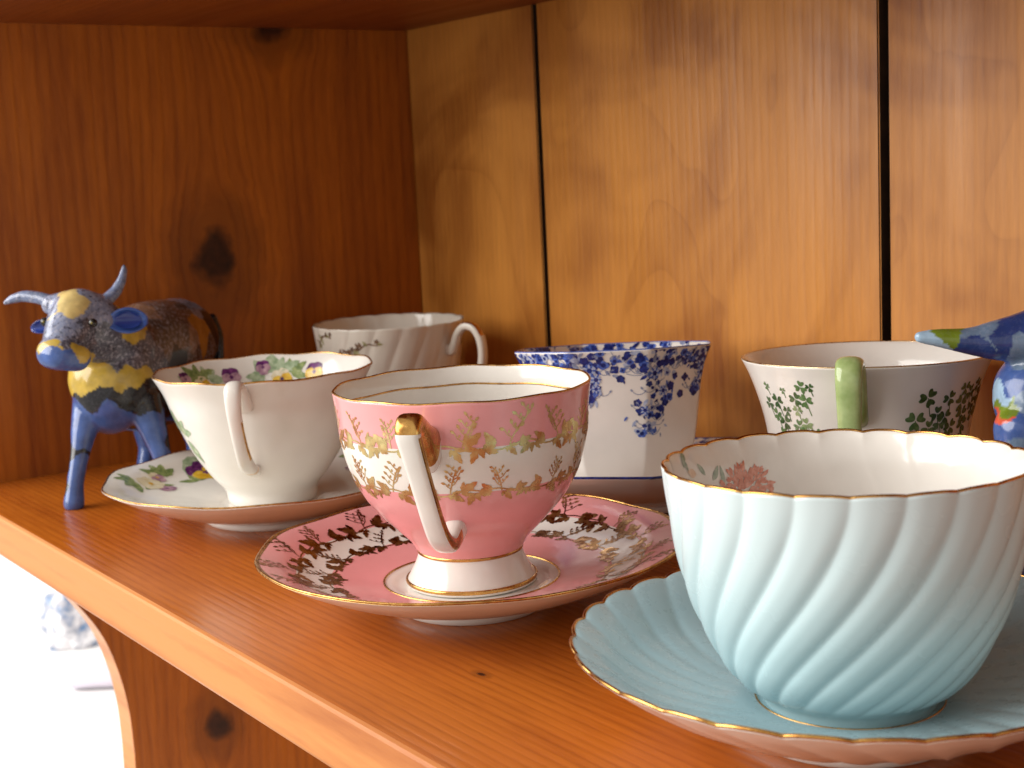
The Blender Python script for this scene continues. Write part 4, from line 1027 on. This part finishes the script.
t = empty('bull_figurine', (-0.690, 0.255, 0.0))
tag(t, 'painted ceramic bull figurine in blue, yellow and black, standing at the shelf corner', 'figurine', 'painted animal figurines')
o, co = skin('body', [v for k, v in BULL.items() if k not in ('horn_a', 'horn_b', 'ear_a', 'ear_b', 'eye', 'tail')], PG, t)
paint(o, co, BULL_PAINT)
for k in ('horn_a', 'horn_b'):
    o, co = skin('horn', [BULL[k]], PG, t, 0.0006, 4, False); paint(o, co, [('J', 0, 0, 0.11), ('J', 0.05, 0, 0.1)])
o, co = skin('tail', [BULL['tail']], PG, t, 0.0006, 4, False); paint(o, co, [('K', 0, 0, 0.11)])
ear('ear', t, BULL['ear_b'], (0.82, -0.57, 0.25), 0.0016, BLUEG, DBLUE)
ear('ear', t, BULL['ear_a'], (0.70, -0.70, 0.1), 0.0016, DBLUE, DBLUE)
for p_ in BULL['eye']: eye(t, p_, 0.0021, (0.8, -0.6, 0.1))

t = empty('animal_figurine', (-0.268, 0.404, 0.0))
tag(t, 'glossy blue and green painted ceramic animal figurine cut off at the right edge', 'figurine', 'painted animal figurines')
o, co = skin('body', [v for k, v in BEAST.items() if k not in ('ear', 'eye')], PG, t, 0.0009, 5)
paint(o, co, BEAST_PAINT)
ear('ear', t, BEAST['ear'], (0.6, -0.8, 0.1), 0.0016, BLUEG, DBLUE)
for p_ in BEAST['eye']: eye(t, p_, 0.0019, (0.5, -0.85, 0.1))

# ------------------------------------------------------------------ small things on the worktop, far left
def paper_roll():
    """a loosely rolled sheet: a spiral section drawn out along its length"""
    N, V, F = 60, [], []
    ax = Vector((0.58, 0.80, 0.0)).normalized()
    sd = Vector((ax.y, -ax.x, 0)); Lr = 0.13
    for e in (0, 1):
        for k in range(N):
            u = k / (N - 1); a = u * 2 * math.pi * 2.3; r = 0.0070 + 0.0050 * u
            p_ = ax * (e * Lr) + sd * (r * math.cos(a)) + Vector((0, 0, 0.0125 + r * math.sin(a)))
            V.append(p_)
    for k in range(N - 1): F.append((k, k + 1, N + k + 1, N + k))
    o = mesh_obj('rolled_paper', V, F, plain_white('white_paper', (0.60, 0.56, 0.64), 0.7, 60))
    so = o.modifiers.new('thickness', 'SOLIDIFY'); so.thickness = 0.0004
    o.location = (-1.372, 0.418, -0.335)
    tag(o, 'small roll of white paper lying on the bright worktop', 'paper')
paper_roll()
def crumpled():
    bm = bmesh.new(); bmesh.ops.create_icosphere(bm, subdivisions=4, radius=0.036)
    rg = random.Random(4)
    dirs = [Vector((rg.gauss(0, 1), rg.gauss(0, 1), rg.gauss(0, 1))).normalized() for _ in range(26)]
    for v in bm.verts:
        d = v.co.normalized(); s_ = max(d.dot(q) for q in dirs)
        v.co *= 0.62 + 0.50 * s_ ** 6
        v.co.z = max(v.co.z * 1.15 + 0.028, 0.0)
    me = bpy.data.meshes.new('crumpled_wrapper'); bm.to_mesh(me); bm.free()
    tt = NT('silver_blue_film'); tc = tt.n('ShaderNodeTexCoord').outputs['Object']
    tt.link(tt.ramp(tt.noise(tc, 60, 3), [(0.35, (0.13, 0.22, 0.38)), (0.47, (0.42, 0.43, 0.48)), (0.62, (0.75, 0.75, 0.78))]), tt.b.inputs['Base Color'])
    tt.b.inputs['Roughness'].default_value = 0.25
    me.materials.append(tt.m)
    o = bpy.data.objects.new('crumpled_wrapper', me); col.objects.link(o); o.location = (-1.520, 0.470, -0.335)
    tag(o, 'crumpled silvery blue wrapper on the worktop beyond the cabinet side', 'wrapper')
crumpled()
